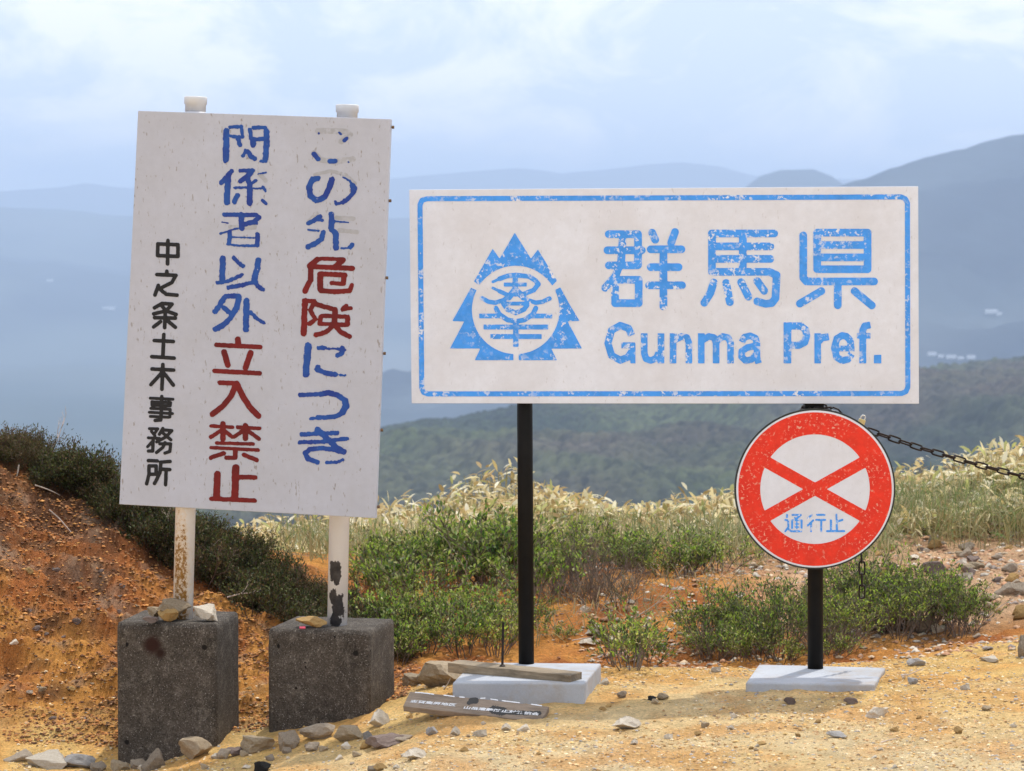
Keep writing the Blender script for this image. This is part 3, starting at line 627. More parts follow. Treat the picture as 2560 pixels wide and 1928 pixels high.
# posts, caps, blocks
def post_line(pxt, vt, pxb, vb, Y, r, name, mat, root, dz=0):
    a, b_ = P(pxt, vt, Y), P(pxb, vb, Y)
    ob = MB(); ob.tube([b_, a], r, 32); return a, b_, ob
for (ct, cb, mat, capv) in (((489, 262), (457, 1548), 'post_rusty', 252), ((868, 282), (843, 1566), 'post_flaked', 272)):
    a = P(ct[0], ct[1], 12.16); b_ = P(cb[0], cb[1], 12.16); d = (a - b_).normalized(); b2 = b_ - d * .1
    m = MB(); m.tube([Vector((0, 0, b2.z)), Vector((0, 0, a.z)) + Vector((a.x - b2.x, 0, 0))], .0385, 32)
    me = bpy.data.meshes.new('post'); me.from_pydata([tuple(v) for v in m.v], [], m.f); me.materials.append(M[mat]); me.polygons.foreach_set('use_smooth', [len(f) == 4 for f in m.f]); me.update()
    po = add('post', me, root1); po.location = Vector((b2.x, b2.y, 0)) - Vector(root1.location)
    po['label'] = 'white post with brown rust specks' if mat == 'post_rusty' else 'white post with black patches where the paint flaked off'
    m = MB(); t = a + d * .004
    m.tube([t - d * .03, t - d * .004, t - d * .002, t + d * .022, t + d * .026, t + d * .027], [.0395, .0395, .0435, .0440, .0425, .038], 32)
    c = m.build('cap', M['cap'], root1, root1); c.data.polygons.foreach_set('use_smooth', [len(p.vertices) == 4 for p in c.data.polygons])
def block(fl, fr, Yf, zt, yawd, zb, stains_and_holes, shape, lab):
    # front-left/right photo columns fix the width; real size about 0.39 m square
    w_ = .385; s = (P(fr, 1560, Yf).x - P(fl, 1560, Yf).x) / math.cos(R(yawd))
    ax = Vector((math.cos(R(yawd)), -math.sin(R(yawd)), 0)); ay = Vector((math.sin(R(yawd)), math.cos(R(yawd)), 0))
    o0 = Vector((P(fl, 1560, Yf).x, Yf + s * math.sin(R(yawd)), 0))
    import bmesh
    bm = bmesh.new(); n = 26
    V = {}
    nz = 34
    def vert(i, j, k):
        if (i, j, k) not in V:
            u, v_, z = i / n, j / n, zb + (zt - zb) * k / nz
            p = o0 + ax * (u * s) + ay * (v_ * w_) + Vector((0, 0, z)); V[(i, j, k)] = bm.verts.new(p)
        return V[(i, j, k)]
    for k in range(nz):
        for i in range(n):
            bm.faces.new([vert(i, 0, k), vert(i + 1, 0, k), vert(i + 1, 0, k + 1), vert(i, 0, k + 1)])
            bm.faces.new([vert(i + 1, n, k), vert(i, n, k), vert(i, n, k + 1), vert(i + 1, n, k + 1)])
            bm.faces.new([vert(n, i, k), vert(n, i + 1, k), vert(n, i + 1, k + 1), vert(n, i, k + 1)])
            bm.faces.new([vert(0, i + 1, k), vert(0, i, k), vert(0, i, k + 1), vert(0, i + 1, k + 1)])
    for i in range(n):
        for j in range(n): bm.faces.new([vert(i, j, nz), vert(i + 1, j, nz), vert(i + 1, j + 1, nz), vert(i, j + 1, nz)])
    c = o0 + ax * s / 2 + ay * w_ / 2
    for (i, j, k), v_ in V.items():
        # rounded edges: pull onto a rounded box
        l = Vector(((i / n - .5) * s, (j / n - .5) * w_, 0)); hx, hy = s / 2, w_ / 2; r = .016
        z = zb + (zt - zb) * k / nz
        q = Vector((max(abs(l.x) - hx + r, 0), max(abs(l.y) - hy + r, 0), max(z - zt + r, 0)))
        if q.length > r:
            qq = q * (r / q.length); l.x = math.copysign(min(abs(l.x), hx - r) + qq.x, l.x) if abs(l.x) > hx - r else l.x
            l.y = math.copysign(min(abs(l.y), hy - r) + qq.y, l.y) if abs(l.y) > hy - r else l.y
            if z > zt - r: z = zt - r + qq.z
        rr = (random.random() - .5) * .0012 - .010 * max(0, float(fbm(np.array([i * .35 + j * .5]), np.array([k * .3 + j * .2]), 3, int(fl))[0])) * (1 if (i in (0, n) or k == nz) and q.length > 0 else .15)
        p = c + ax * (l.x * (1 + rr)) + ay * (l.y * (1 + rr)); v_.co = Vector((p.x, p.y, z + rr * .5))
    # mould holes pressed into the front face
    for (hx_, hz_, hr) in shape:
        for (i, j, k), v_ in V.items():
            if j == 0:
                d = math.hypot((i / n) * s - hx_, v_.co.z - hz_)
                if d < hr: v_.co += ay * .012
    bmesh.ops.recalc_face_normals(bm, faces=bm.faces)
    for v_ in bm.verts: v_.co -= Vector(root1.location)
    me = bpy.data.meshes.new('concrete_block'); bm.to_mesh(me); bm.free(); me.polygons.foreach_set('use_smooth', [True] * len(me.polygons))
    loc0 = o0 - Vector(root1.location)
    me.materials.append(m_concrete('dark concrete ' + lab[:8], (.088, .072, .058), (.046, .039, .032), [((loc0 + ax * (x_ * s) + Vector((0, 0, z_)) + ay * .0)[0], (loc0 + ax * (x_ * s) + ay * 0)[1], z_ + loc0.z, r_, c_, so_) for x_, z_, r_, c_, so_ in stains_and_holes]))
    ob = add('concrete_block', me, root1); ob['label'] = lab; return ob
zz = lambda v, Y: H - Y * (v - HOR) / F
block(286, 541, 12.0, .256, 8, -.5, [(.36, zz(1620, 12), .045, (.035, .014, .01), .45), (.44, zz(1640, 12), .03, (.03, .014, .01), .3), (.1, zz(1620, 12), .011, (.012, .01, .009), .7), (.88, zz(1624, 12), .012, (.015, .012, .01), .7), (.1, zz(1868, 12), .012, (.012, .01, .009), .6)], [(.03, zz(1620, 12), .012)], 'taller dark concrete block under the rusty post')  # small near-black dots put the dark of the mould holes into the colour
block(664, 925, 11.98, .232, 12, -.45, [(.1, zz(1625, 12), .011, (.012, .01, .009), .7), (.86, zz(1637, 12), .014, (.014, .012, .01), .6), (.28, zz(1730, 12), .006, (.012, .01, .009), .7)], [(.03, zz(1625, 12), .011)], 'rounded dark concrete block under the flaking post')
# side bolts of the board
for (x, y) in ((981, 318), (974, 502), (966, 695), (960, 884), (953, 1076), (945, 1268)):
    p = on_plane(x - 2, y, pL, nL) - nL * .013; m = MB(); ax = Vector((math.cos(R(9)), -math.sin(R(9)), 0)); m.tube([p - ax * .002, p + ax * .007], .006, 6); m.build('bolt', M['bolt'], root1, root1)

# ---- wide prefecture sign
nG = Vector((0, -1, 0)); pG = Vector((0, 12.10, 1)); planeG = (pG, nG)
p1 = P(1316, 1664, 12.18)
root2 = empty('prefecture_sign', (1.2, 12.16, .0), 'wide white sign with light blue border, mountain emblem and lettering on two black posts', 'sign')
boardG = prism_from_px([(1023, 474.5), (2295.5, 466), (2297.5, 1009.5), (1029, 1008.5)], planeG, .022, 'board', M['board_white'], root2, root2, .0015)
def cg(name, S, butt=False, **k): mark(name, S, planeG, O, M['blue_new'], boardG, root2, 2.0, .12, 3, butt, **k)
cg('character', TG(W(54, [(122, 133), (335, 133), (335, 358)], [(112, 250), (362, 250)], [(123, 360), (330, 360)], [(225, 135), (212, 330), (170, 440), (96, 523)], [(168, 465), (340, 465), (340, 635), (168, 635), (168, 465)], [(437, 122), (460, 174)], [(604, 117), (576, 195)], [(427, 243), (650, 243)], [(427, 373), (630, 373)], [(415, 505), (655, 505)], [(520, 250), (520, 658)])))
cg('character', TG(W(54, [(872, 128), (1325, 128)], [(873, 128), (873, 405)], [(873, 222), (1297, 222)], [(873, 313), (1297, 313)], [(873, 407), (1290, 407), (1343, 430), (1335, 600), (1308, 634), (1262, 640), (1202, 622)], [(1097, 140), (1097, 400)], [(885, 484), (862, 560), (817, 632)], [(976, 488), (1003, 628)], [(1085, 482), (1138, 588)], [(1202, 474), (1253, 545)])))
cg('character', TG(W(54, [(1537, 142), (1537, 450), (1560, 477), (2052, 477)], [(1638, 122), (2005, 122), (2005, 388), (1638, 388), (1638, 122)], [(1650, 212), (2000, 212)], [(1650, 302), (2000, 302)], [(1788, 480), (1788, 650)], [(1668, 547), (1512, 638)], [(1910, 547), (2036, 652)])))
for S in (W(50, [(288, 868), (266, 818), (205, 797), (142, 832), (116, 925), (142, 1015), (205, 1050), (262, 1028), (290, 985)]) + W(42, [(215, 942), (312, 942)]) + W(36, [(297, 930), (297, 1072)]),
          W(46, [(380, 855), (380, 1000), (393, 1040), (428, 1052), (468, 1035), (485, 995)], [(502, 855), (502, 1072)]),
          W(46, [(590, 855), (590, 1072)], [(598, 905), (650, 877), (690, 885), (705, 925), (705, 1072)]),
          W(46, [(795, 855), (795, 1072)], [(800, 905), (850, 877), (888, 885), (903, 925), (903, 1072)], [(903, 915), (952, 877), (990, 885), (1008, 925), (1008, 1072)]),
          W(46, [(1090, 918), (1110, 882), (1150, 872), (1190, 890), (1200, 930), (1200, 1030), (1212, 1072)], [(1195, 942), (1130, 958), (1090, 985), (1088, 1025), (1118, 1053), (1160, 1045), (1198, 1005)]),
          W(54, [(1422, 775), (1422, 1072)]) + W(50, [(1420, 801), (1520, 801), (1555, 830), (1561, 872), (1547, 920), (1505, 941), (1420, 941)]),
          W(46, [(1642, 855), (1642, 1072)]) + W(50, [(1648, 915), (1670, 888), (1722, 878)]),
          W(40, [(1757, 965), (1908, 965)]) + W(48, [(1885, 965), (1880, 908), (1850, 876), (1820, 870), (1782, 892), (1764, 960), (1780, 1028), (1820, 1053), (1860, 1045), (1890, 1003)]),
          W(48, [(1970, 1072), (1970, 832), (1985, 800), (2025, 793)]) + W(38, [(1928, 872), (2025, 872)]),
          W(52, [(2078, 1012), (2078, 1072)])):
    cg('letter', TG(S), True)
# border
cg('border', [(12, [(1068, 497), (1660, 495), (2252, 492.5), (2263, 497), (2268.5, 508), (2269.5, 968), (2265, 979), (2254, 984), (1070, 985), (1059, 981), (1054.5, 970), (1050, 512), (1055, 501), (1068, 497)])])
# emblem
def emblem(X, Y):
    x = (X - 1100) / .2161; y = (Y - 560) / .2161
    def poly(pts):
        ins = np.zeros(x.shape, bool); d = np.full(x.shape, 1e9); n = len(pts)
        for i in range(n):
            ax, ay = pts[i]; bx, by = pts[(i + 1) % n]; dx, dy = bx - ax, by - ay
            t = np.clip(((x - ax) * dx + (y - ay) * dy) / (dx * dx + dy * dy), 0, 1); d = np.minimum(d, np.hypot(x - ax - t * dx, y - ay - t * dy))
            if dy != 0: ins ^= ((ay > y) != (by > y)) & (x < (bx - ax) * (y - ay) / dy + ax)
        return np.where(ins, -d, d)
    circ = 508 - np.hypot(x - 876, (y - 995) * .992)
    a = poly([(395, 665), (610, 290), (690, 405), (865, 105), (1052, 405), (1133, 300), (1352, 655), (1300, 710), (876, 1000), (455, 710)])
    b = poly([(360, 740), (248, 940), (145, 1122), (282, 1128), (118, 1440), (470, 1440), (405, 1575), (848, 1575), (848, 1495), (876, 1000), (425, 770)])
    c = poly([(1390, 735), (1500, 935), (1612, 1120), (1475, 1126), (1640, 1440), (1285, 1442), (1350, 1575), (912, 1575), (912, 1500), (876, 1000), (1325, 770)])
    out = np.maximum(np.minimum(np.minimum(a, b), c), circ)
    s = sdf_strokes(W(30, [(612, 670), (680, 640)], [(612, 742), (690, 778)]) + W(52, [(690, 635), (780, 602), (878, 592), (1030, 608), (1105, 655), (1138, 698), (1085, 765), (960, 815)]) + W(46, [(690, 780), (800, 830)])
                    + W(58, [(870, 600), (870, 760)]) + W(70, [(868, 760), (795, 850)], [(872, 760), (965, 850)]) + W(80, [(868, 770), (875, 800)])
                    + W(48, [(485, 858), (560, 900), (640, 912), (740, 880), (800, 830)], [(1268, 862), (1190, 900), (1110, 912), (1005, 880), (950, 830)])
                    + W(52, [(735, 925), (780, 990), (878, 1030), (972, 990), (1018, 925)]) + W(54, [(648, 975), (685, 1045), (780, 1110), (878, 1130), (978, 1110), (1075, 1045), (1108, 975)]), x, y)
    s = np.minimum(s, sdf_strokes(W(42, [(740, 702), (1002, 702)], [(752, 922), (1000, 922)]) + W(52, [(455, 1065), (700, 1065)], [(1050, 1065), (1297, 1065)]) + W(54, [(505, 1193), (1250, 1193)], [(585, 1303), (1175, 1303)]) + W(60, [(877, 1130), (877, 1420)]), x, y, True))
    return np.minimum(out, s) * .2161
mark('emblem', None, planeG, O, M['blue_new'], boardG, root2, 1.8, .1, 8, fn=emblem, ext=(1120, 578, 1460, 905))
# posts
for (px, vt, vb, zt_) in ((1313, 700, 1664, 0), (2038.5, 700, 1678, 0)):
    a, b_ = P(px - (3 if px < 1500 else 0), vt, 12.155), P(px + (3 if px < 1500 else 0), vb, 12.155); m = MB(); m.tube([b_ - Vector((0, 0, .03)), a], .0298, 28); q = m.build('post', M['steel_dark'], root2, root2)
    q.data.polygons.foreach_set('use_smooth', [len(p.vertices) == 4 for p in q.data.polygons])
# base slabs
def on_z(px, v, z):
    d = ray(px, v); t = (z - H) / d.z; return Vector((0, 0, H)) + d * t
def slab(FL, FR, BR, BL, zt, th, lab):
    f = [on_z(*q, zt) for q in (FL, FR, BR, BL)]; m = MB(); m.box8([p - Vector((0, 0, th)) for p in f] + f)
    o = m.build('base_slab', M['slab'], root2, root2, bevel=.008, seg=3); o['label'] = lab; return o
slab((1131, 1706), (1461, 1708), (1503, 1658.5), (1180, 1656), .083, .16, 'thick pale slab under the left post with a plank on it')
slab((1864, 1706), (2186, 1711), (2214, 1669), (1896, 1661), .064, .15, 'flat pale slab half sunk in sand under the right post')
# clamp behind board on the right post
m = MB(); m.box(P(2034, 1016, 12.15), .072, .07, .03); m.build('clamp', M['steel_dark'], root2, root2, bevel=.003)

# ---- round no entry sign
pC = Vector((0, 12.05, 1)); planeC = (pC, nG)
cc = on_plane(2037.5, 1223, pC, nG)
root3 = empty('road_sign', cc, 'round red and white sign with a red cross and small blue lettering', 'sign')
pr = 197.5 / F * 12.05
def disc(name, r, y0, y1, mat, parent, bev=0):
    m = MB(); m.tube([cc + Vector((0, y1, 0)), cc + Vector((0, y0, 0))], r, 96); return m.build(name, mat, parent, root3, bevel=bev)
rim = disc('rim', pr + .0065, .002, .024, M['edge_dark'], root3)
plate = disc('plate', pr, -.0006, .0018, M['board_white'], root3)
def redf(X, Y):
    x = X - 2037.5; y = Y - 1223; r = np.hypot(x, y); ring = np.maximum(r - 191.5, 137.3 - r)
    a = R(29.2); b1 = np.abs(-x * math.sin(a) + y * math.cos(a)) - 14.2; b2 = np.abs(x * math.sin(a) + y * math.cos(a)) - 14.2
    return np.minimum(ring, np.maximum(np.minimum(b1, b2), r - 139))
mark('red_ring_and_cross', None, planeC, .0014, M['red_new'], plate, root3, 2.0, .1, 9, fn=redf, ext=(1842, 1027, 2233, 1420))
def cd(S): mark('character', TW(S), planeC, .0014, M['blue_new'], plate, root3, 1.0, .05, 9)
cd(W(50, [(305, 305), (305, 365)], [(255, 445), (335, 455), (345, 640), (255, 755)], [(345, 690), (420, 755), (695, 755)], [(452, 303), (685, 307), (570, 405)], [(445, 460), (445, 670)], [(708, 470), (705, 680)]) + W(40, [(520, 385), (600, 430)], [(435, 452), (712, 452)]) + W(32, [(575, 500), (575, 680)], [(525, 552), (625, 552)], [(525, 640), (625, 640)]))
cd(W(50, [(980, 305), (882, 405)], [(1028, 455), (872, 598)], [(970, 545), (970, 755)], [(1132, 302), (1338, 302)], [(1112, 442), (1358, 442)], [(1250, 460), (1250, 755)]))
cd(W(52, [(1518, 455), (1520, 740)], [(1672, 295), (1685, 740)], [(1712, 482), (1835, 440)], [(1412, 752), (1885, 752)]))
for zc_ in (.13, -.13):
    m = MB(); m.box(cc + Vector((0, .035, zc_)), .12, .022, .03); m.build('bracket', M['steel_dark'], root3, root3, bevel=.002)

# ---- chains
def link_mesh():
    m = MB(); n = 22; a, b = .0150, .0085; pts = []
    for i in range(n):
        t = 2 * math.pi * i / n; c, s = math.cos(t), math.sin(t)
        pts.append(Vector((math.copysign(abs(c) ** .6, c) * .0085 + math.copysign(.0165, c) * min(1, abs(c) * 3), s * .0105 if True else 0, 0)))
    k = len(pts); nn = 7
    for i in range(k):
        t = (pts[(i + 1) % k] - pts[i - 1]).normalized(); u = Vector((0, 0, 1)); w_ = t.cross(u)
        for j in range(nn):
            an = 2 * math.pi * j / nn; m.v.append(pts[i] + (u * math.cos(an) + w_ * math.sin(an)) * .0036)
    for i in range(k):
        for j in range(nn): m.f.append([i * nn + j, i * nn + (j + 1) % nn, ((i + 1) % k) * nn + (j + 1) % nn, ((i + 1) % k) * nn + j])
    me = bpy.data.meshes.new('link'); me.from_pydata([tuple(v) for v in m.v], [], m.f); me.update(); me.materials.append(M['chain_steel'])
    me.polygons.foreach_set('use_smooth', [True] * len(me.polygons)); return me
LM = link_mesh()
def chain(pts, lab, cat, pitch=.0455, roll0=0.):
    root = empty('chain', pts[0], lab, cat); pts = [Vector(p) for p in pts]
    # resample
    d = [0]
    for a, b in zip(pts, pts[1:]): d.append(d[-1] + (b - a).length)
    s = pitch / 2; k = 0
    while s < d[-1]:
        i = max(j for j in range(len(d)) if d[j] <= s); i = min(i, len(pts) - 2); t = (s - d[i]) / (d[i + 1] - d[i]); p = pts[i].lerp(pts[i + 1], t); dr = (pts[i + 1] - pts[i]).normalized()
        q = dr.to_track_quat('X', 'Z').to_matrix().to_4x4() @ Matrix.Rotation(roll0 + (math.pi / 2 if k % 2 else 0) + random.uniform(-.15, .15), 4, 'X')
        o = add('link', LM, root); o.matrix_basis = Matrix.Translation(p - root.location) @ q; s += pitch; k += 1
    return root
cp = []
for i in range(40):
    t = i / 39; px = 2064 + (2960 - 2064) * t; v = 1032 + (px - 2064) * .40 - 62 * (1 - (2 * t - 1) ** 2) * 0 + 6 * math.sin(t * math.pi) * 0
    # gently sagging line through (2170,1078) (2300,1128) (2430,1160) (2560,1196)
    v = np.interp(px, [2064, 2110, 2170, 2300, 2430, 2560, 2700, 2960], [1028, 1048, 1076, 1120, 1158, 1192, 1222, 1262])
    cp.append(P(px, v, 12.2 + .25 * t))
chain(cp, 'long rusty chain stretching from the black post to the right edge', 'chain', roll0=R(70))
chain([P(2066, 1035, 12.2), P(2110, 1120, 12.2), P(2140, 1260, 12.2), P(2152, 1370, 12.2), P(2155, 1420, 12.2), P(2155, 1500, 12.2)], 'loose chain end hanging down below the round sign', 'chain', roll0=R(10))
# wrap round the post
wp = [Vector((P(2038.5, 1022, 12.155).x + .045 * math.cos(a), 12.155 + .045 * math.sin(a), P(0, 1019 + a * 1.2, 12.155).z)) for a in np.linspace(0, 2 * math.pi, 24)]
chain(wp, 'short chain wrapped round the black post under the wide sign', 'chain', .030)
# far chain post outside the frame carries the chain end
pe = P(2960, 1262, 12.45); m = MB(); m.tube([Vector((pe.x, pe.y, -.1)), Vector((pe.x, pe.y, pe.z + .08))], .03, 16); tag(m.build('chain_post', M['steel_dark']), 'short black post holding the far end of the chain', 'post')
# shackle
m = MB(); a0 = P(2076, 1022, 12.14); m.tube([a0, P(2084, 1019, 12.13), P(2096, 1024, 12.12), P(2105, 1034, 12.12)], .0032, 8)
sh = m.build('shackle', M['chain_steel']); tag(sh, 'small curved steel shackle on the chain above the round sign', 'shackle')
m = MB(); m.tube([P(2079, 1027, 12.125), P(2094, 1031, 12.125)], .0045, 10); m.build('pin', M['chrome'], sh)
# padlock
pc = P(2153, 1058, 12.17); pl = empty('padlock', pc, 'small brass padlock on the chain at the rim of the round sign', 'padlock')
Mr = Matrix.Rotation(R(18), 3, 'Y')
m = MB(); m.box(pc, .026, .013, .031, Mr); m.build('body', M['brass'], pl, pl, bevel=.002)
m = MB(); m.tube([pc + Mr @ Vector(q) for q in ((-.008, 0, .012), (-.008, 0, .024), (-.004, 0, .031), (.004, 0, .031), (.008, 0, .024), (.008, 0, .012))], .0026, 8); m.build('shackle', M['chrome'], pl, pl)

# ---- wooden planks
def plank(name, TLc, TRc, BRc, BLc, th, mat, lab, cat, nseg=14, jag=.002):
    """quad face (world points) given thickness behind it"""
    TLc, TRc, BRc, BLc = [Vector(q) for q in (TLc, TRc, BRc, BLc)]
    n = ((TRc - TLc).cross(BLc - TLc)).normalized()
    if n.y > 0 or n.z < -.2: n = -n
    cen = (TLc + TRc + BRc + BLc) / 4; root = empty(name, cen, lab, cat)
    x = (TRc - TLc).normalized(); z = n; y = z.cross(x); Mx = Matrix((x, y, z)).transposed()
    m = MB(); rows = []
    for i in range(nseg + 1):
        t = i / nseg; j1, j2, j3 = (random.uniform(-jag, jag) for _ in range(3))
        top = TLc.lerp(TRc, t) + (TLc - BLc).normalized() * j1; bot = BLc.lerp(BRc, t) + (BLc - TLc).normalized() * j2
        rows.append([bot, top, top - n * (th + j3 * .5), bot - n * (th + j3 * .5)])
    for i in range(nseg):
        b = len(m.v)
        a, c = rows[i], rows[i + 1]
        m.v += [Vector(q) for q in a + c]
        m.f += [[b, b + 4, b + 5, b + 1], [b + 1, b + 5, b + 6, b + 2], [b + 2, b + 6, b + 7, b + 3], [b + 3, b + 7, b + 4, b]]
    m.v += rows[0] + rows[-1]; b = len(m.v); m.f += [[b - 8, b - 7, b - 6, b - 5], [b - 1, b - 2, b - 3, b - 4]]
    me = bpy.data.meshes.new('plank_body'); inv = Mx.transposed()
    me.from_pydata([tuple(inv @ (v - cen)) for v in m.v], [], m.f); me.update(); me.materials.append(mat)
    o = add('plank_body', me, root); root.rotation_euler = Mx.to_euler()
    import bmesh
    bm = bmesh.new(); bm.from_mesh(me); bmesh.ops.remove_doubles(bm, verts=bm.verts, dist=1e-5); bmesh.ops.recalc_face_normals(bm, faces=bm.faces); bm.to_mesh(me); bm.free()
    mod = o.modifiers.new('bevel', 'BEVEL'); mod.width = .0025; mod.segments = 2; mod.limit_method = 'ANGLE'
    return root, Mx, cen, n
def coplanar(q, a, b, c_):
    n = (b - a).cross(c_ - a).normalized(); return on_plane(*q, a, n)
# lettered plank
tl, tr_, br, bl = P(1025, 1728, 11.62), P(1373, 1766, 11.44), None, P(1007, 1766, 11.52)
br = coplanar((1353, 1804), tl, tr_, bl)
rw, Mx, cen, nW = plank('lettered_plank', tl, tr_, br, bl, .022, M['wood_dark'], 'brown wooden plank with worn white lettering lying on the sand', 'plank')
# lettering: the face's own frame, worn white paint
M['white_worn'] = m_paint('worn white paint', (.8, .8, .8), (.2, .17, .15), .72, .78, 150, None, 12)
M['white_edge'] = m_paint('white paint left on the edge', (.85, .85, .85), (.7, .7, .7), .6, .7, 60)
M['black_patch'] = m_paint('black paint patch', (.035, .033, .03), (.13, .11, .1), .62, .68, 60)
nW = (tr_ - tl).cross(bl - tl).normalized(); nW = nW if nW.z > 0 else -nW
inv = Mx.transposed()
def plank_text(txt, px0, v0, px1, v1, size):
    a = on_plane(px0, v0, cen, nW); b = on_plane(px1, v1, cen, nW)
    cu = bpy.data.curves.new('lettering', 'FONT'); cu.body = txt; cu.size = size; cu.offset = .0006; cu.resolution_u = 2; cu.align_x = 'LEFT'
    o = bpy.data.objects.new('t', cu); C.objects.link(o); me = bpy.data.meshes.new_from_object(o.evaluated_get(dg())); bpy.data.objects.remove(o)
    co = np.array([v.co for v in me.vertices]);
    if not len(co): return
    la, lb = inv @ (a - cen), inv @ (b - cen); wd = (lb - la).length; ex = (lb - la).normalized(); ey = Vector((0, 0, 1)).cross(ex)
    co[:, 0] -= co[:, 0].min(); sx = wd / co[:, 0].max(); y0 = co[:, 1].min()
    for v, q in zip(me.vertices, co): v.co = la + ex * (q[0] * sx) + ey * ((q[1] - y0)) + Vector((0, 0, .0012))
    me.materials.clear(); me.materials.append(M['white_worn']); ob = add('lettering', me, rw); return ob
m = mark  # alias kept simple
def pl_patch(strokes, mat, off, name, wear=1.5, seed=5):
    xs0 = min(p[0] - w for w, pts in strokes for p in pts); xs1 = max(p[0] + w for w, pts in strokes for p in pts)
    ys0 = min(p[1] - w for w, pts in strokes for p in pts); ys1 = max(p[1] + w for w, pts in strokes for p in pts)
    xs = np.arange(xs0, xs1, .7); ys = np.arange(ys0, ys1, .7); X, Y = np.meshgrid(xs, ys); D = sdf_strokes(strokes, X, Y) + wear * fbm(X / 3, Y / 3, 3, seed)
    v, q, t = contour(D, xs, ys); V = [tuple(inv @ (on_plane(x, y, cen, nW) + nW * off - cen)) for x, y in v]
    add(name, mesh_np(name, np.array(V), [np.array([f[::-1] for f in q]).reshape(-1, 4), np.array([f[::-1] for f in t]).reshape(-1, 3)], M[mat]), rw)
tw = lambda S: tr((1000, 1720), .1718, S)
pl_patch(tw(W(120, [(1360, 320), (1500, 345)]) + W(60, [(1560, 360), (2030, 370)])), 'black_patch', .0006, 'black_patch', 2.5)
pl_patch(tw(W(90, [(1040, 190), (1100, 185)]) + W(60, [(1000, 220)])), 'black_patch', .0008, 'painted_hollow', .8)  # flat patch; the dark of a hollow is put into its colour
pl_patch(tw(W(15, [(225, 68), (300, 72), (490, 95)], [(640, 108), (790, 128)], [(870, 135), (935, 140)], [(1175, 155), (1240, 150)], [(1320, 165), (1420, 180)], [(1490, 188), (1740, 220)], [(1910, 240), (2060, 262)])), 'white_edge', .001, 'edge_paint', .5)
plank_text('志賀高原地区', 1024, 1757, 1138, 1767, .021)
plank_text('山岳遭難防止対策協会', 1158, 1773, 1346, 1790, .021)
# plank lying on the slab, with the rod
a1, a2, a3, a4 = P(1148, 1649, 12.0), P(1456, 1679, 11.74), P(1426, 1689, 11.65), P(1118, 1657, 11.93)
rp, Mx2, cen2, n2 = plank('weathered_plank', a1, a2, a3, a4, .037, M['wood_pale'], 'short weathered plank lying across the thick slab with a rod standing in it', 'plank', 12, .004)
m = MB(); rb = P(1256, 1668, 11.85); rt = P(1258, 1556, 11.88); m.tube([rb, rb + Vector((0, 0, .006)), rb + Vector((0, 0, .010)), rt], [.013, .011, .0048, .0046], 10)
inv2 = Mx2.transposed(); mm = bpy.data.meshes.new('rod'); mm.from_pydata([tuple(inv2 @ (v - cen2)) for v in m.v], [], m.f); mm.update(); mm.materials.append(M['chain_steel']); add('rod', mm, rp)

# ------------------------------------------------------------------ stones
import bmesh
def stone_mesh(seed, mat, sub=3, flat=.6, ang=1.0):
    r = random.Random(seed); bm = bmesh.new(); bmesh.ops.create_icosphere(bm, subdivisions=sub, radius=1)
    planes = []
    for _ in range(15):
        d = Vector((r.gauss(0, 1), r.gauss(0, 1), r.gauss(0, 1))).normalized(); planes.append((d, r.uniform(.42, .82)))
    for v in bm.verts:
        p = v.co.normalized()
        for d, h in planes:
            k = p.dot(d)
            if k > h: p = p - d * (k - h) * ang
        q = p * 2.1 + Vector((seed, seed * 2, 0))
        n = float(fbm(np.array([q.x + q.z]) * 1.5, np.array([q.y - q.z * .7]) * 1.5, 4, seed, .6)[0]); p *= 1 + .22 * n
        v.co = Vector((p.x, p.y, p.z * 1))
    bm.normal_update(); me = bpy.data.meshes.new('stone'); bm.to_mesh(me); bm.free(); me.materials.append(M[mat])
    # normalise to unit box
    co = np.array([v.co for v in me.vertices]); mn, mxx = co.min(0), co.max(0)
    for v in me.vertices: v.co = [(v.co[i] - (mn[i] + mxx[i]) / 2) / (mxx[i] - mn[i]) for i in range(3)]
    return me
SM = {k: [stone_mesh(i * 7 + sum(map(ord, k)), 'stone_' + k) for i in range(5)] for k in ('tan', 'grey', 'pale', 'purple', 'black', 'yellow', 'blue')}
def stone(px, v, wpx, hpx, kind, label, tilt=0, base=None, group=None, sink=.25, name='stone', depth=.8, Y=None, raise_=0):
    """v is the photo row of the stone's centre"""
    if base is None:
        g = hit(px, v + hpx * .42); z0 = g.z; x, y = g.x, g.y
    else: z0, y = base; q = P(px, v, y); x = q.x
    s = y / F; me = SM[kind][random.randrange(5)]; o = add(name, me)
    w_, h_ = wpx * s, hpx * s * 1.12; o.scale = (w_ * 1.05, max(w_ * depth, h_ * .8), h_ * (1 + sink))
    o.location = (x, y + (w_ * .2 if base is None else 0), z0 + h_ * (1 + sink) / 2 - h_ * sink + raise_); o.rotation_euler = (random.uniform(-.1, .1), R(tilt), random.uniform(-.25, .25))
    return tag(o, label, 'stone', group)
gB = 'stones along the foot of the concrete blocks'
zt1, zt2 = .256, .232
stone(436, 1527, 84, 52, 'tan', 'largest tan stone on top of the left concrete block against the post', base=(zt1, 12.10), sink=0, group='stones laid on the concrete blocks')
stone(420, 1538, 50, 38, 'yellow', 'pale stone with orange underside in front of the largest one on the left block', base=(zt1, 12.05), sink=0, group='stones laid on the concrete blocks')
stone(388, 1527, 40, 26, 'tan', 'small tan stone at the left end of the pile on the left block', base=(zt1 + .008, 12.10), sink=0, group='stones laid on the concrete blocks')
stone(377, 1548, 40, 15, 'purple', 'flat purple stone under the pile on the left block', base=(zt1, 12.03), sink=0, group='stones laid on the concrete blocks')
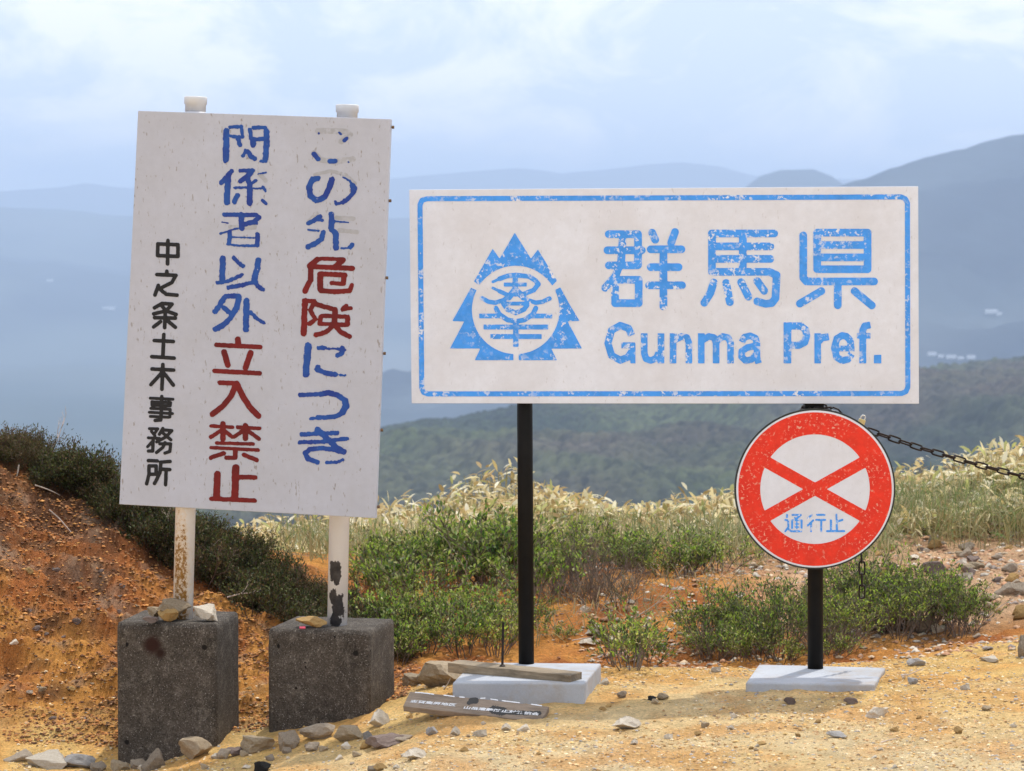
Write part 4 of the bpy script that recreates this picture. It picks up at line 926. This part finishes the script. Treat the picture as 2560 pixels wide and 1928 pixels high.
stone(513, 1534, 64, 37, 'pale', 'angular pale stone right of the rusty post on the left block', 8, base=(zt1, 12.08), sink=0, group='stones laid on the concrete blocks')
stone(779, 1552, 74, 25, 'yellow', 'flat ochre stone on the right concrete block beside the post', base=(zt2, 12.08), sink=0, group='stones laid on the concrete blocks')
m = MB(); lp = P(756, 1563, 12.03); lp.z = zt2 + .004; m.tube([lp + Vector((-.011, 0, 0)), lp + Vector((.011, .002, 0))], .0042, 10); tag(m.build('lighter', M['plastic_pink']), 'tiny pink plastic scrap beside the ochre stone on the right block', 'plastic scrap')
for s_ in [
 (383, 1905, 62, 48, 'grey', 'upright grey stone before the left block bottom'), (405, 1884, 62, 26, 'tan', 'flat tan stone leaning on the left block near its middle'),
 (488, 1878, 84, 46, 'tan', 'large tan stone at the right foot of the left block'), (557, 1889, 34, 22, 'grey', 'small grey stone just right of the left block'),
 (588, 1882, 44, 20, 'purple', 'low purple stone between the two blocks, left one'), (643, 1866, 86, 38, 'tan', 'long tan stone between the two concrete blocks'),
 (722, 1856, 54, 42, 'grey', 'round grey stone at the left foot of the right block'), (792, 1834, 88, 34, 'grey', 'long grey stone in front of the right block middle'),
 (870, 1841, 76, 34, 'tan', 'tan stone before the right corner of the right block'), (945, 1803, 54, 42, 'pale', 'pale stone with white top right of the right block'),
 (963, 1856, 96, 30, 'purple', 'dark flat slanted stone in front of the pale one'), (918, 1842, 26, 18, 'blue', 'small blue grey pebble beside the dark flat stone'),
 (612, 1886, 24, 14, 'tan', 'pebble between the long tan stone and the left block'), (655, 1921, 42, 26, 'black', 'black lump at the bottom edge of the picture'),
 (50, 1893, 84, 24, 'grey', 'flat grey slab stone at the far lower left'), (118, 1910, 112, 30, 'pale', 'wide pale stone at the lower left edge'),
 (192, 1908, 92, 30, 'blue', 'wide grey stone right of the pale one at lower left'), (245, 1920, 40, 20, 'grey', 'small grey stone beside the left block corner'),
 (300, 1917, 46, 24, 'tan', 'rounded tan stone at the bottom left corner of the left block'), (345, 1914, 40, 22, 'grey', 'small stone left of the upright grey one')]:
    stone(*s_, group=gB, tilt=(-14 if s_[0] == 963 else 0))
for s_ in [
 (1565, 1813, 74, 28, 'pale', 'flat pale stone alone on the sand in the middle foreground'), (1671, 1843, 22, 12, 'pale', 'small white pebble right of the flat pale stone'),
 (1487, 1585, 52, 27, 'pale', 'bright pale stone on the red bank behind the left post'), (1470, 1610, 52, 17, 'pale', 'long pale stone under the bright one on the red bank'),
 (1527, 1602, 34, 20, 'pale', 'pale stone right of the bright one on the red bank'), (1462, 1525, 28, 15, 'pale', 'small pale stone higher on the red bank'),
 (2299, 1568, 76, 40, 'grey', 'mossy grey rock under the shrub right of the round sign'), (2516, 1475, 56, 28, 'grey', 'rounded grey rock at the right edge, left of its pair'),
 (2552, 1476, 50, 28, 'grey', 'rounded grey rock cut by the right edge'), (2475, 1496, 60, 18, 'tan', 'flat tan rock in front of the grey pair at right'),
 (2557, 1622, 24, 50, 'grey', 'upright grey stone cut by the right edge'), (2293, 1658, 52, 16, 'blue', 'flat blue grey stone on the sand right of the slab'),
 (2477, 1651, 50, 14, 'pale', 'flat white stone on the sand near the right edge'), (2128, 1754, 36, 15, 'purple', 'small dark stone in front of the right slab'),
 (2192, 1784, 62, 24, 'pale', 'long pale tilted stone in the right foreground'), (2093, 1838, 50, 16, 'blue', 'flat bluish stone low in the right foreground'),
 (2413, 1721, 24, 13, 'pale', 'white pebble among gravel right of the slab'), (2283, 1705, 26, 16, 'blue', 'bluish pebble beside the right end of the slab'),
 (1098, 1694, 118, 52, 'tan', 'broad sandy rock left of the thick slab'), (1035, 1703, 60, 26, 'tan', 'low sandy rock behind the lettered plank end'),
 (1080, 1830, 30, 18, 'blue', 'bluish pebble below the lettered plank left end'), (1137, 1833, 26, 22, 'pale', 'white pebble below the lettered plank'),
 (1265, 1822, 26, 16, 'pale', 'pale pebble touching the lettered plank'), (1200, 1836, 34, 16, 'pale', 'pinkish white pebble below the lettered plank middle'),
 (1310, 1822, 34, 16, 'pale', 'pale pebble under the lettered plank right end'), (1630, 1748, 22, 12, 'black', 'black pebble on the shaded sand between the slabs'),
 (1555, 1738, 26, 16, 'grey', 'grey pebble on the shaded sand left of the black one'), (1000, 1850, 60, 16, 'grey', 'grey flat stone at the foreground left of centre'),
 (1035, 1890, 60, 26, 'pale', 'pale knobbly stone at the bottom left of centre'), (1510, 1706, 30, 16, 'pale', 'pale stone at the right front corner of the thick slab'),
 (1975, 1755, 30, 16, 'purple', 'dark crumbly stone in front of the flat slab'), (1790, 1675, 24, 12, 'pale', 'white stone at the shoulder edge left of the flat slab')]:
    stone(*s_, tilt=(-22 if s_[0] == 2192 else 0))
# numerous smaller stones, each its own
def rnd_stones(n, px, v, kinds, size, label, group):
    for _ in range(n):
        x, y = random.uniform(*px), random.uniform(*v); s = random.uniform(*size) * (1.0 if random.random() < .8 else 1.5)
        stone(x, y, s, s * random.uniform(.35, .6), random.choice(kinds), label, random.uniform(-10, 10), group=group)
rnd_stones(40, (1000, 2560), (1720, 1925), ['pale', 'tan', 'pale', 'yellow'], (9, 22), 'small loose stone scattered on the yellow sand of the foreground', 'loose stones on the foreground sand')
rnd_stones(26, (300, 1000), (1860, 1925), ['pale', 'tan', 'grey', 'yellow'], (10, 26), 'small loose stone on the sand in front of the concrete blocks', 'loose stones before the blocks')
rnd_stones(60, (2180, 2560), (1350, 1590), ['pale', 'tan', 'grey', 'yellow', 'purple'], (14, 42), 'rough stone on the rocky reddish ground at right', 'stones of the rocky ground at right')
rnd_stones(26, (1700, 1900), (1345, 1420), ['tan', 'pale', 'yellow'], (14, 34), 'stone on the rocky strip behind the shrubs left of the round sign', 'stones of the far rocky strip')
rnd_stones(36, (0, 640), (1400, 1850), ['tan', 'yellow', 'pale', 'purple'], (10, 24), 'small stone stuck in the red earth mound', 'stones on the red mound')
rnd_stones(22, (1360, 1860), (1500, 1670), ['tan', 'yellow', 'pale', 'grey'], (10, 22), 'small stone on the red bank between the posts', 'stones on the red bank')

# gravel: uncountable grit and pebbles
def gravel(n, reg, size, cols, name, seed, keep=None):
    r = np.random.default_rng(seed); X = r.uniform(reg[0], reg[1], n); Y = r.uniform(reg[2], reg[3], n)
    dens = fbm(X * 2.1, Y * 2.1, 4, seed) ; k = dens > r.uniform(-.55, .35, n); X, Y = X[k], Y[k]
    if keep is not None: k = keep(X, Y); X, Y = X[k], Y[k]
    n = len(X); Z = hgt(X, Y); s = size[0] + (size[1] - size[0]) * r.random(n) ** 3.0
    base = np.array([(1, 0, 0), (0, 1, 0), (-1, 0, 0), (0, -1, 0), (.15, .1, 1), (0, 0, -.6), (.7, .7, .5), (-.7, .6, .45), (-.6, -.75, .5), (.7, -.65, .4)], float)
    tri = np.array([(0, 6, 4), (6, 1, 4), (1, 7, 4), (7, 2, 4), (2, 8, 4), (8, 3, 4), (3, 9, 4), (9, 0, 4), (0, 1, 6), (1, 2, 7), (2, 3, 8), (3, 0, 9)])
    B = base[None] * (1 + r.uniform(-.28, .28, (n, 10, 1))); a = r.uniform(0, 6.28, n); ca, sa = np.cos(a)[:, None], np.sin(a)[:, None]
    sx = r.uniform(.7, 1.3, (n, 1)); x = B[..., 0] * sx * ca - B[..., 1] * sa; y = B[..., 0] * sx * sa + B[..., 1] * ca; z = B[..., 2] * r.uniform(.4, .8, (n, 1))
    V = np.stack([X[:, None] + x * s[:, None], Y[:, None] + y * s[:, None], Z[:, None] + z * s[:, None]], -1).reshape(-1, 3)
    Ft = (tri[None] + (np.arange(n) * 10)[:, None, None]).reshape(-1, 3)
    cols = np.array(cols); c = cols[r.integers(0, len(cols), n)] * r.uniform(.7, 1.25, (n, 1)); c = np.repeat(c, 10, 0)
    return add(name, mesh_np(name, V, Ft, M['gravel'], c))
sandc = [(.72, .48, .2), (.8, .64, .4), (.6, .36, .14), (.66, .46, .24), (.34, .24, .15), (.6, .36, .18), (.42, .38, .34), (.78, .62, .40), (.45, .25, .1)]
o = gravel(46000, (-1.9, 2.6, 9.9, 12.9), (.0022, .0085), sandc, 'gravel', 3); tag(o, 'fine gravel and grit spread over the sandy shoulder', 'gravel', kind='stuff')
redc = [(.42, .2, .08), (.52, .26, .1), (.3, .14, .07), (.5, .36, .22), (.24, .14, .1), (.6, .45, .3)]
o = gravel(80000, (-2.7, -.4, 12.2, 14.9), (.003, .0105), [(.52, .22, .07), (.42, .17, .055), (.30, .115, .045), (.16, .075, .04), (.6, .29, .09), (.36, .17, .08), (.11, .06, .035), (.45, .24, .11)], 'mound_grit', 5); tag(o, 'crumbly red grit covering the earth mound', 'gravel', kind='stuff')
rockc = [(.5, .3, .18), (.6, .45, .3), (.4, .22, .13), (.62, .55, .45), (.34, .28, .24), (.48, .26, .15)]
o = gravel(24000, (.3, 4.2, 13.0, 18.6), (.004, .022), rockc, 'rubble', 8); tag(o, 'reddish rubble on the rocky ground at right', 'gravel', kind='stuff')
o = gravel(9000, (-.6, 1.2, 12.6, 16), (.003, .011), redc, 'bank_grit', 9); tag(o, 'red grit on the bank between the posts', 'gravel', kind='stuff')

# ------------------------------------------------------------------ vegetation
def leaf_quads(P0, D, U, Ln, Wd, fold=.0):
    """rhombic leaves: base, two sides, tip"""
    S = np.cross(D, U); S /= np.linalg.norm(S, axis=1, keepdims=True) + 1e-9; Un = np.cross(S, D)
    a = P0; m = P0 + D * Ln[:, None] * .45; l = m + S * Wd[:, None] * .5 + Un * Ln[:, None] * fold; r = m - S * Wd[:, None] * .5 + Un * Ln[:, None] * fold
    t = P0 + D * Ln[:, None] - Un * Ln[:, None] * .12
    V = np.stack([a, l, t, r], 1).reshape(-1, 3); n = len(P0); Fq = (np.array([0, 1, 2, 3])[None] + np.arange(n)[:, None] * 4)
    return V, Fq
def twig_mesh(segs, mat, col, sides=4):
    V = []; Fq = []; cc_ = []
    for a, b, ra, rb in segs:
        a = np.array(a); b = np.array(b); d = b - a; L_ = np.linalg.norm(d) + 1e-9; d /= L_
        u = np.cross(d, [0.3, .9, .2]); u /= np.linalg.norm(u) + 1e-9; w_ = np.cross(d, u); k = len(V)
        for (p, r) in ((a, ra), (b, rb)):
            for j in range(sides): an = 2 * math.pi * j / sides; V.append(p + (u * math.cos(an) + w_ * math.sin(an)) * r)
        for j in range(sides): Fq.append((k + j, k + (j + 1) % sides, k + sides + (j + 1) % sides, k + sides + j))
        c = np.array(col) * random.uniform(.6, 1.3); cc_ += [c] * (2 * sides)
    return mesh_np('branches', np.array(V), np.array(Fq), M[mat], np.array(cc_))
def grow(seed, nst, height, spread, levels, r0, droop=0, split=3, jit=.35):
    r = random.Random(seed); segs = []; tips = []
    def br(p, d, ln, rad, lv):
        k = 3
        for i in range(k):
            d = (d + Vector((r.uniform(-1, 1), r.uniform(-1, 1), r.uniform(-.6, 1))) * jit * .5 + Vector((0, 0, -droop))).normalized(); q = p + d * ln / k
            segs.append((tuple(p), tuple(q), rad * (1 - .25 * i / k), rad * (1 - .25 * (i + 1) / k))); p = q
            if lv > 0 and i > 0:
                for _ in range(split - 1 if i == 1 else 1):
                    dd = (d + Vector((r.uniform(-1, 1), r.uniform(-1, 1), r.uniform(-.4, .8))) * .8).normalized(); br(p, dd, ln * r.uniform(.5, .75), rad * .62, lv - 1)
        tips.append((p, d))
    for i in range(nst):
        a = 2 * math.pi * i / nst + r.uniform(-.4, .4); t = r.uniform(.15, 1) * spread
        d = Vector((math.cos(a) * t, math.sin(a) * t, 1)).normalized(); br(Vector((math.cos(a) * .03, math.sin(a) * .03, -.02)), d, height * r.uniform(.55, .8), r0, levels)
    return segs, tips
def foliage(seed, tips, per, Ln, Wd, cols, rad, upb=.5, mat='leaf', name='foliage', along=.05):
    r = np.random.default_rng(seed); P0 = []; D = []
    for p, d in tips:
        k = per if isinstance(per, int) else r.integers(*per)
        for _ in range(k):
            t = r.random(); P0.append(np.array(p) - np.array(d) * along * t + r.normal(0, rad, 3)); v = np.array(d) * (.5 + .6 * (1 - t)) + r.normal(0, .6, 3) + np.array([0, 0, upb]); D.append(v / np.linalg.norm(v))
    P0 = np.array(P0); D = np.array(D); n = len(P0); U = r.normal(0, .4, (n, 3)) + np.array([0, 0, 1.]); L_ = r.uniform(Ln * .6, Ln * 1.2, n); w_ = r.uniform(Wd * .7, Wd * 1.2, n)
    V, Fq = leaf_quads(P0, D, U, L_, w_, .1); cols = np.array(cols); c = cols[r.integers(0, len(cols), n)] * r.uniform(.7, 1.3, (n, 1)); return mesh_np(name, V, Fq, M[mat], np.repeat(c, 4, 0))
greens = [(.24, .36, .04), (.34, .50, .06), (.07, .14, .025), (.42, .50, .10), (.22, .35, .04), (.58, .58, .26), (.11, .20, .04)]
darks = [(.055, .07, .02), (.08, .095, .025), (.035, .045, .018), (.10, .075, .03), (.10, .12, .03), (.13, .09, .04)]
olive = [(.17, .22, .045), (.25, .28, .06), (.08, .11, .03), (.36, .38, .11), (.10, .09, .04)]
def shrub_kind(seed, kind):
    if kind == 'green':
        s, t = grow(seed, 9, .30, .9, 2, .0045); return twig_mesh(s, 'twig', (.19, .15, .12)), foliage(seed, t, (4, 8), .034, .0145, greens + olive, .010)
    if kind == 'dark':
        s, t = grow(seed, 13, .17, 1.3, 2, .003, split=3, jit=.5); return twig_mesh(s, 'twig', (.09, .065, .05), 3), foliage(seed, t, (6, 10), .019, .0085, darks, .014, .4, 'leaf_dark', along=.06)
    if kind == 'brown':
        s, t = grow(seed, 12, .17, 1.3, 2, .003, split=3, jit=.5); return twig_mesh(s, 'twig', (.16, .11, .08), 3), foliage(seed, t, (4, 8), .019, .008, [(.12, .09, .035), (.09, .08, .03), (.16, .11, .05), (.08, .05, .025), (.1, .11, .03)], .014, .4, 'leaf_dark', along=.06)
    if kind == 'twiggy':
        s, t = grow(seed, 15, .42, .9, 2, .004, split=3, jit=.4); t2 = [q for q in t if q[0].z > .2 or random.random() < .25]; return twig_mesh(s, 'twig', (.19, .155, .13)), foliage(seed, t2, (4, 8), .033, .0125, olive + greens[:3], .009)
    if kind == 'bare':
        s, t = grow(seed, 16, .26, 1.2, 2, .003, split=3, jit=.6); return twig_mesh(s, 'twig', (.19, .15, .115), 3), None
KM = {k: [shrub_kind(i * 13 + 5, k) for i in range(n)] for k, n in (('green', 5), ('dark', 5), ('brown', 4), ('twiggy', 4), ('bare', 3))}
def zone(px):
    for lim, t in ((90, 'at the left edge of the picture'), (300, 'left of the notice board'), (425, 'below the notice board left of the rusty post'), (560, 'just right of the rusty post'), (690, 'between the two white posts'),
                   (810, 'left of the flaking post'), (905, 'just right of the flaking post'), (1000, 'behind the right block'), (1110, 'right of the right block'), (1215, 'midway between block and black post'), (1300, 'left of the left black post'),
                   (1400, 'right of the left black post'), (1520, 'above the pale bank stones'), (1640, 'in the middle between the black posts'), (1760, 'left of the round sign'), (1880, 'under the left rim of the round sign'), (2010, 'left of the right black post'),
                   (2110, 'right of the right black post'), (2200, 'below the hanging chain end'), (2600, 'right of the hanging chain end')):
        if px < lim: return t
def shrub(px, v, kind, label, group, sc_=1., loc=None, sink=.03):
    if label.endswith('@'): label = label[:-1] + zone(px)
    """v = photo row where the shrub meets the ground"""
    g = loc or hit(px, v); r = empty('shrub', g - Vector((0, 0, sink)), label, 'shrub', group); a, b = random.choice(KM[kind])
    r.rotation_euler = (random.uniform(-.12, .12), random.uniform(-.12, .12), random.uniform(0, 6.28)); s = sc_ * random.uniform(.85, 1.15); r.scale = (s, s, s * random.uniform(.85, 1.1))
    add('branches', a, r)
    if b: add('foliage', b, r)
    return r
# green thicket between the notice board and the left black post
gl = 'leafy green shrub deep in the thicket, @'
for (x, v) in [(1010, 1600), (1060, 1640), (1110, 1615), (1160, 1645), (1205, 1610), (1240, 1640), (1030, 1560), (1095, 1570), (1150, 1560), (1215, 1565), (1000, 1655), (960, 1600), (1275, 1600), (985, 1630)]:
    shrub(x, v, 'green', 'bright leafy shrub at the front of the thicket, @', 'front green shrubs', .62)
for i in range(24):
    shrub(random.uniform(900, 1400), random.uniform(1400, 1530), 'green', gl, 'green shrubs of the thicket', random.uniform(.5, .95))
for i in range(13):
    shrub(random.uniform(1400, 1800), random.uniform(1400, 1445), 'green', 'low green shrub behind the red bank, @', 'green shrubs behind the red bank', random.uniform(.35, .75))
for i in range(30):
    shrub(random.uniform(900, 1600), random.uniform(1385, 1540) if i % 2 else random.uniform(1380, 1440), 'bare', 'tangle of bare grey twigs among green shrubs, @', 'bare twig tangles', random.uniform(.4, .75))
for (x, v) in [(1360, 1490), (1400, 1500), (1450, 1475), (1500, 1462)]:
    shrub(x, v, 'bare', 'dry twig tangle at the top of the red bank', 'dry twigs on the bank', .8)
for (x, v, s) in [(1575, 1672, .75), (1545, 1660, .6), (1610, 1662, .5)]:
    shrub(x, v, 'green', 'small dark green shrub in the ditch right of the thick slab', 'ditch shrub', s)
for (x, v) in [(1400, 1600), (1350, 1575), (1338, 1540)]:
    shrub(x, v, 'green', 'tiny green sprig on the red bank beside the left black post', 'sprigs on the bank', .35)
for i in range(32):
    x = random.uniform(1760, 2260); shrub(x, random.uniform(1570, 1660) - max(0, x - 2000) * .25, 'twiggy' if i % 4 else 'bare', 'twiggy olive shrub with bare stems, @', 'twiggy shrubs behind the flat slab', random.uniform(.42, .70) * (1 - max(0, x - 2050) / 900))
for (x, v, s) in [(2300, 1580, .6), (2350, 1585, .55), (2400, 1590, .5), (2430, 1580, .4), (2330, 1560, .55), (2380, 1560, .5)]:
    shrub(x, v, 'twiggy', 'sparse leaning shrub at the end of the twiggy row, @', 'sparse shrubs at right', s)
for (x, v, s) in [(1850, 1650, .5), (1900, 1655, .5), (1800, 1650, .45), (2090, 1640, .45), (1960, 1652, .4), (1760, 1640, .5)]:
    shrub(x, v, 'green', 'leafy sprig before the twiggy shrubs, @', 'leafy sprigs by the flat slab', s)
# dark heath over the mound
for i in range(150):
    t = random.random(); x = 120 + 900 * t
    top = np.interp(x, [0, 90, 170, 270, 500, 620, 700, 800, 900, 980, 1020], [1120, 1125, 1160, 1235, 1345, 1370, 1420, 1490, 1545, 1600, 1620])
    bot = np.interp(x, [0, 120, 300, 430, 560, 690, 800, 1020], [1180, 1185, 1290, 1400, 1490, 1570, 1610, 1640])
    v = top + (bot - top) * random.random() ** 1.1
    shrub(x, v + random.uniform(-6, 22), 'dark' if i % 5 else 'brown', 'dark heath cushion on the mound shoulder, @' if i % 5 else 'brownish heath cushion on the mound shoulder, @', 'dark heath on the mound', random.uniform(.45, .95), sink=.03)
for i in range(60):
    x = random.uniform(-60, 300); top = np.interp(x, [-60, 0, 90, 170, 270, 300], [1122, 1126, 1133, 1168, 1245, 1258])
    k_ = 'brown' if i % 2 else 'dark'; shrub(x, top + random.uniform(-2, 90) * random.random(), k_, 'dry twig tangle on the mound crest, @' if k_ == 'bare' else 'brown heath cushion on the mound crest, @', 'heath on the mound crest', random.uniform(.35, .68), sink=.02)
# back side of mound so that the crest has body
# dead branches
def dead_branch(px, v, L_, ang, lean, label, kids=3, thick=.004, col=(.55, .46, .38), group='dead branches on the mound'):
    g = hit(px, v); r = random.Random(int(px * 7 + v)); segs = []
    def br(p, d, ln, rad, k):
        for i in range(4):
            d2 = (d + Vector((r.uniform(-.25, .25), r.uniform(-.2, .2), r.uniform(-.2, .2)))).normalized(); q = p + d2 * ln / 4; segs.append((tuple(p), tuple(q), rad * (1 - i * .2), rad * (1 - (i + 1) * .2)))
            p = q; d = d2
            if k > 0 and i in (1, 2): br(p, (d + Vector((r.uniform(-.8, .8), r.uniform(-.5, .3), r.uniform(-.2, .9)))).normalized(), ln * .45, rad * .55, k - 1)
    d = Vector((math.cos(R(ang)), -.15, math.sin(R(ang)))); br(Vector((0, 0, .01)), d.normalized(), L_, thick, kids)
    o = add('dead_branch', twig_mesh(segs, 'twig', col, 5), None, g + Vector((0, -.03, .01))); tag(o, label, 'branch', group); return o
for a in [(60, 1120, .30, -40, 0, 'long pale dead branch slanting down on the dark crest', 1), (120, 1160, .20, 60, 0, 'upright dead stick forked on the mound crest'), (50, 1180, .14, -82, 0, 'short pale stick hanging down the earth face', 0),
          (125, 1292, .24, -32, 0, 'bleached straight stick lying on the red slope', 0), (180, 1160, .25, -45, 0, 'thin bent twig below the crest shrubs'), (160, 1160, .2, 35, 0, 'pale twig reaching up right on the crest', 0),
          (255, 1240, .16, -75, 0, 'white splintered stump beside the notice board', 1), (270, 1280, .16, -55, 0, 'curled pale root left of the notice board', 1), (205, 1170, .2, -20, 0, 'grey twig among crest shrubs'),
          (480, 1400, .14, 15, 0, 'pale twig poking out right of the rusty post', 1), (570, 1510, .12, 25, 0, 'tiny pale twig on the dark heath'), (430, 1370, .12, 110, 0, 'thin twig at the left of the rusty post'),
          (230, 1200, .15, -60, 0, 'short grey twig near the board edge', 1), (90, 1230, .12, -20, 0, 'small pale twig on the brown earth', 0)]:
    dead_branch(*a)
for a in [(1640, 1625, .2, -48, 0, 'pale dry stalk leaning in the ditch between the slabs', 0), (1560, 1640, .2, 10, 0, 'grey root on the ditch edge', 1), (1430, 1612, .18, 12, 0, 'forked root lying on the red bank', 1), (1700, 1525, .16, -8, 0, 'grey stick on the red bank top', 0),
          (1560, 1575, .3, 30, 0, 'thin bare branch rising over the red bank', 1), (1110, 1470, .22, 60, 0, 'dark bare branch standing in the thicket'), (1180, 1490, .2, 110, 0, 'second bare branch in the thicket'), (2250, 1700, .12, 15, 0, 'straw lying on the sand at right', 0),
          (2470, 1550, .15, 35, 0, 'thin bare twig on the rocky ground at right'), (2200, 1868, .07, 20, 0, 'dry straw low in the right foreground', 0), (1110, 1735, .06, 50, 0, 'pale splinter by the sandy rock', 0)]:
    dead_branch(*a, group='dry sticks on the ground', thick=.003)

# bamboo grass: an uncountable mass of dry blades
def blades(n, reg, hfun, Ln, Wd, cols_top, cols_low, name, mat, seed, h0=.5, up=.35, dens=None):
    r = np.random.default_rng(seed); X = r.uniform(reg[0], reg[1], n); Y = r.uniform(reg[2], reg[3], n)
    if dens is not None: k = r.random(n) < dens(X, Y); X, Y = X[k], Y[k]; n = len(X)
    hh = hfun(X, Y) ; t = 1 - r.random(n) ** 1.4 * .85; Z = hgt(X, Y) + hh * t
    P0 = np.stack([X, Y, Z], -1); a = r.uniform(0, 2 * math.pi, n); el = r.normal(up, .55, n)
    D = np.stack([np.cos(a) * np.cos(el), np.sin(a) * np.cos(el), np.sin(el)], -1); S = np.cross(D, np.array([0, 0, 1.]) + r.normal(0, .35, (n, 3))); S /= np.linalg.norm(S, axis=1, keepdims=True)
    L_ = r.uniform(Ln * .55, Ln * 1.25, n)[:, None]; w_ = r.uniform(Wd * .6, Wd * 1.2, n)[:, None]; dz = np.array([0, 0, 1.])
    a0 = P0; l1 = P0 + D * L_ * .35 + S * w_ * .5; r1 = P0 + D * L_ * .35 - S * w_ * .5; l2 = P0 + D * L_ * .7 + S * w_ * .36 - dz * L_ * .07; r2 = P0 + D * L_ * .7 - S * w_ * .36 - dz * L_ * .07; tp = P0 + D * L_ - dz * L_ * .22
    V = np.stack([a0, l1, r1, l2, r2, tp], 1).reshape(-1, 3); k = (np.arange(n) * 6)[:, None]
    T3_ = np.concatenate([k + np.array([[0, 1, 2]]), k + np.array([[3, 5, 4]])]); Q = k + np.array([[1, 3, 4, 2]])
    ct = np.array(cols_top)[r.integers(0, len(cols_top), n)]; cl = np.array(cols_low)[r.integers(0, len(cols_low), n)]; m_ = np.clip((t - .45) * 3 + r.normal(0, .35, n), 0, 1)[:, None]
    c = (cl + (ct - cl) * m_) * r.uniform(.75, 1.2, (n, 1)); c = np.repeat(c, 6, 0)
    # stems
    ns = n // 7; sx = X[:ns]; sy = Y[:ns]; sz = hgt(sx, sy); hs = hh[:ns] * .95; wv = .0022; lean = r.normal(0, .06, (ns, 2))
    b0 = np.stack([sx - wv, sy, sz], -1); b1 = np.stack([sx + wv, sy, sz], -1); b2 = np.stack([sx + wv + lean[:, 0], sy + lean[:, 1], sz + hs], -1); b3 = np.stack([sx - wv + lean[:, 0], sy + lean[:, 1], sz + hs], -1)
    VS = np.stack([b0, b1, b2, b3], 1).reshape(-1, 3); QS = (np.arange(ns) * 4)[:, None] + np.array([[0, 1, 2, 3]]) + len(V)
    cs = np.repeat(np.array([(.35, .3, .14)]) * r.uniform(.6, 1.2, (ns, 1)), 4, 0)
    return add(name, mesh_np(name, np.concatenate([V, VS]), [T3_, np.concatenate([Q, QS])], M[mat], np.concatenate([c, cs])))
straw = [(.76, .63, .32), (.86, .76, .48), (.60, .46, .2), (.80, .68, .38), (.90, .84, .64), (.42, .30, .13), (.62, .45, .22), (.5, .5, .18)]
lowg = [(.30, .30, .10), (.18, .25, .05), (.14, .24, .04), (.42, .36, .16), (.16, .11, .05), (.09, .07, .03)]
def bh(X, Y):   # height of the bamboo top above the ground: its skyline follows the photo
    px = CX + X / Y * F
    top = np.interp(px, [800, 930, 1000, 1070, 1160, 1240, 1300, 1390, 1500, 1560, 1640, 1800, 1900, 2200, 2290, 2400, 2480, 2560, 3000, 4000], [1290, 1262, 1232, 1268, 1218, 1205, 1200, 1225, 1240, 1262, 1250, 1222, 1215, 1190, 1165, 1160, 1110, 1115, 1040, 980])
    zt_ = H - 19.2 * (top - HOR) / F; h_ = zt_ - hgt(X, Y) + .15 * fbm(X * 2.6, Y * 3, 4, 66) - .06; return np.clip(h_, .08, .8) * np.clip(.55 + (Y - 17.2) * .32, .45, 1)
o = blades(36000, (-1.6, 6.5, 17.3, 20.2), bh, .112, .025, straw, lowg, 'bamboo_grass', 'straw', 31, up=.12, dens=lambda X, Y: np.where(X < 3.8, 1, .5) * np.clip((Y - 16.9 - .5 * (X < 1.5) * 0) / .8, 0, 1))
tag(o, 'band of dry straw coloured bamboo grass along the crest', 'bamboo grass', kind='stuff')
# fine grass
grc = [(.18, .24, .08), (.24, .28, .12), (.32, .3, .16), (.14, .2, .06), (.42, .38, .22)]
o = blades(15000, (1.6, 5.2, 16.9, 18.6), lambda X, Y: np.full_like(X, .20), .17, .0045, grc, grc, 'grass', 'straw', 37, up=.95, dens=lambda X, Y: np.clip(.75 + fbm(X * 1.5, Y * 1.5, 3, 5), 0, 1))
tag(o, 'fine grey green grass in front of the bamboo at right', 'grass', kind='stuff')
o = blades(10000, (-1.2, 2.0, 15.6, 17.6), lambda X, Y: np.full_like(X, .14), .13, .0045, grc, grc, 'thin_grass', 'straw', 39, up=.9, dens=lambda X, Y: np.clip(.45 + fbm(X * 2, Y * 2, 3, 15) * 1.2, 0, 1))
tag(o, 'thin pale grass between the green shrubs and the bamboo', 'grass', kind='stuff')
o = blades(2600, (-.3, 1.1, 13.9, 15.4), lambda X, Y: np.full_like(X, .07), .11, .0035, [(.4, .33, .22), (.3, .26, .18), (.18, .2, .09)], [(.3, .24, .16)], 'dry_grass', 'straw', 41, up=.8, dens=lambda X, Y: np.clip(.2 + fbm(X * 3, Y * 3, 3, 25) * 1.4, 0, 1))
tag(o, 'dry grass wisps at the top of the red bank', 'grass', kind='stuff')
print('tris', sum(len(me.polygons) for me in bpy.data.meshes), 'objs', len(bpy.data.objects))
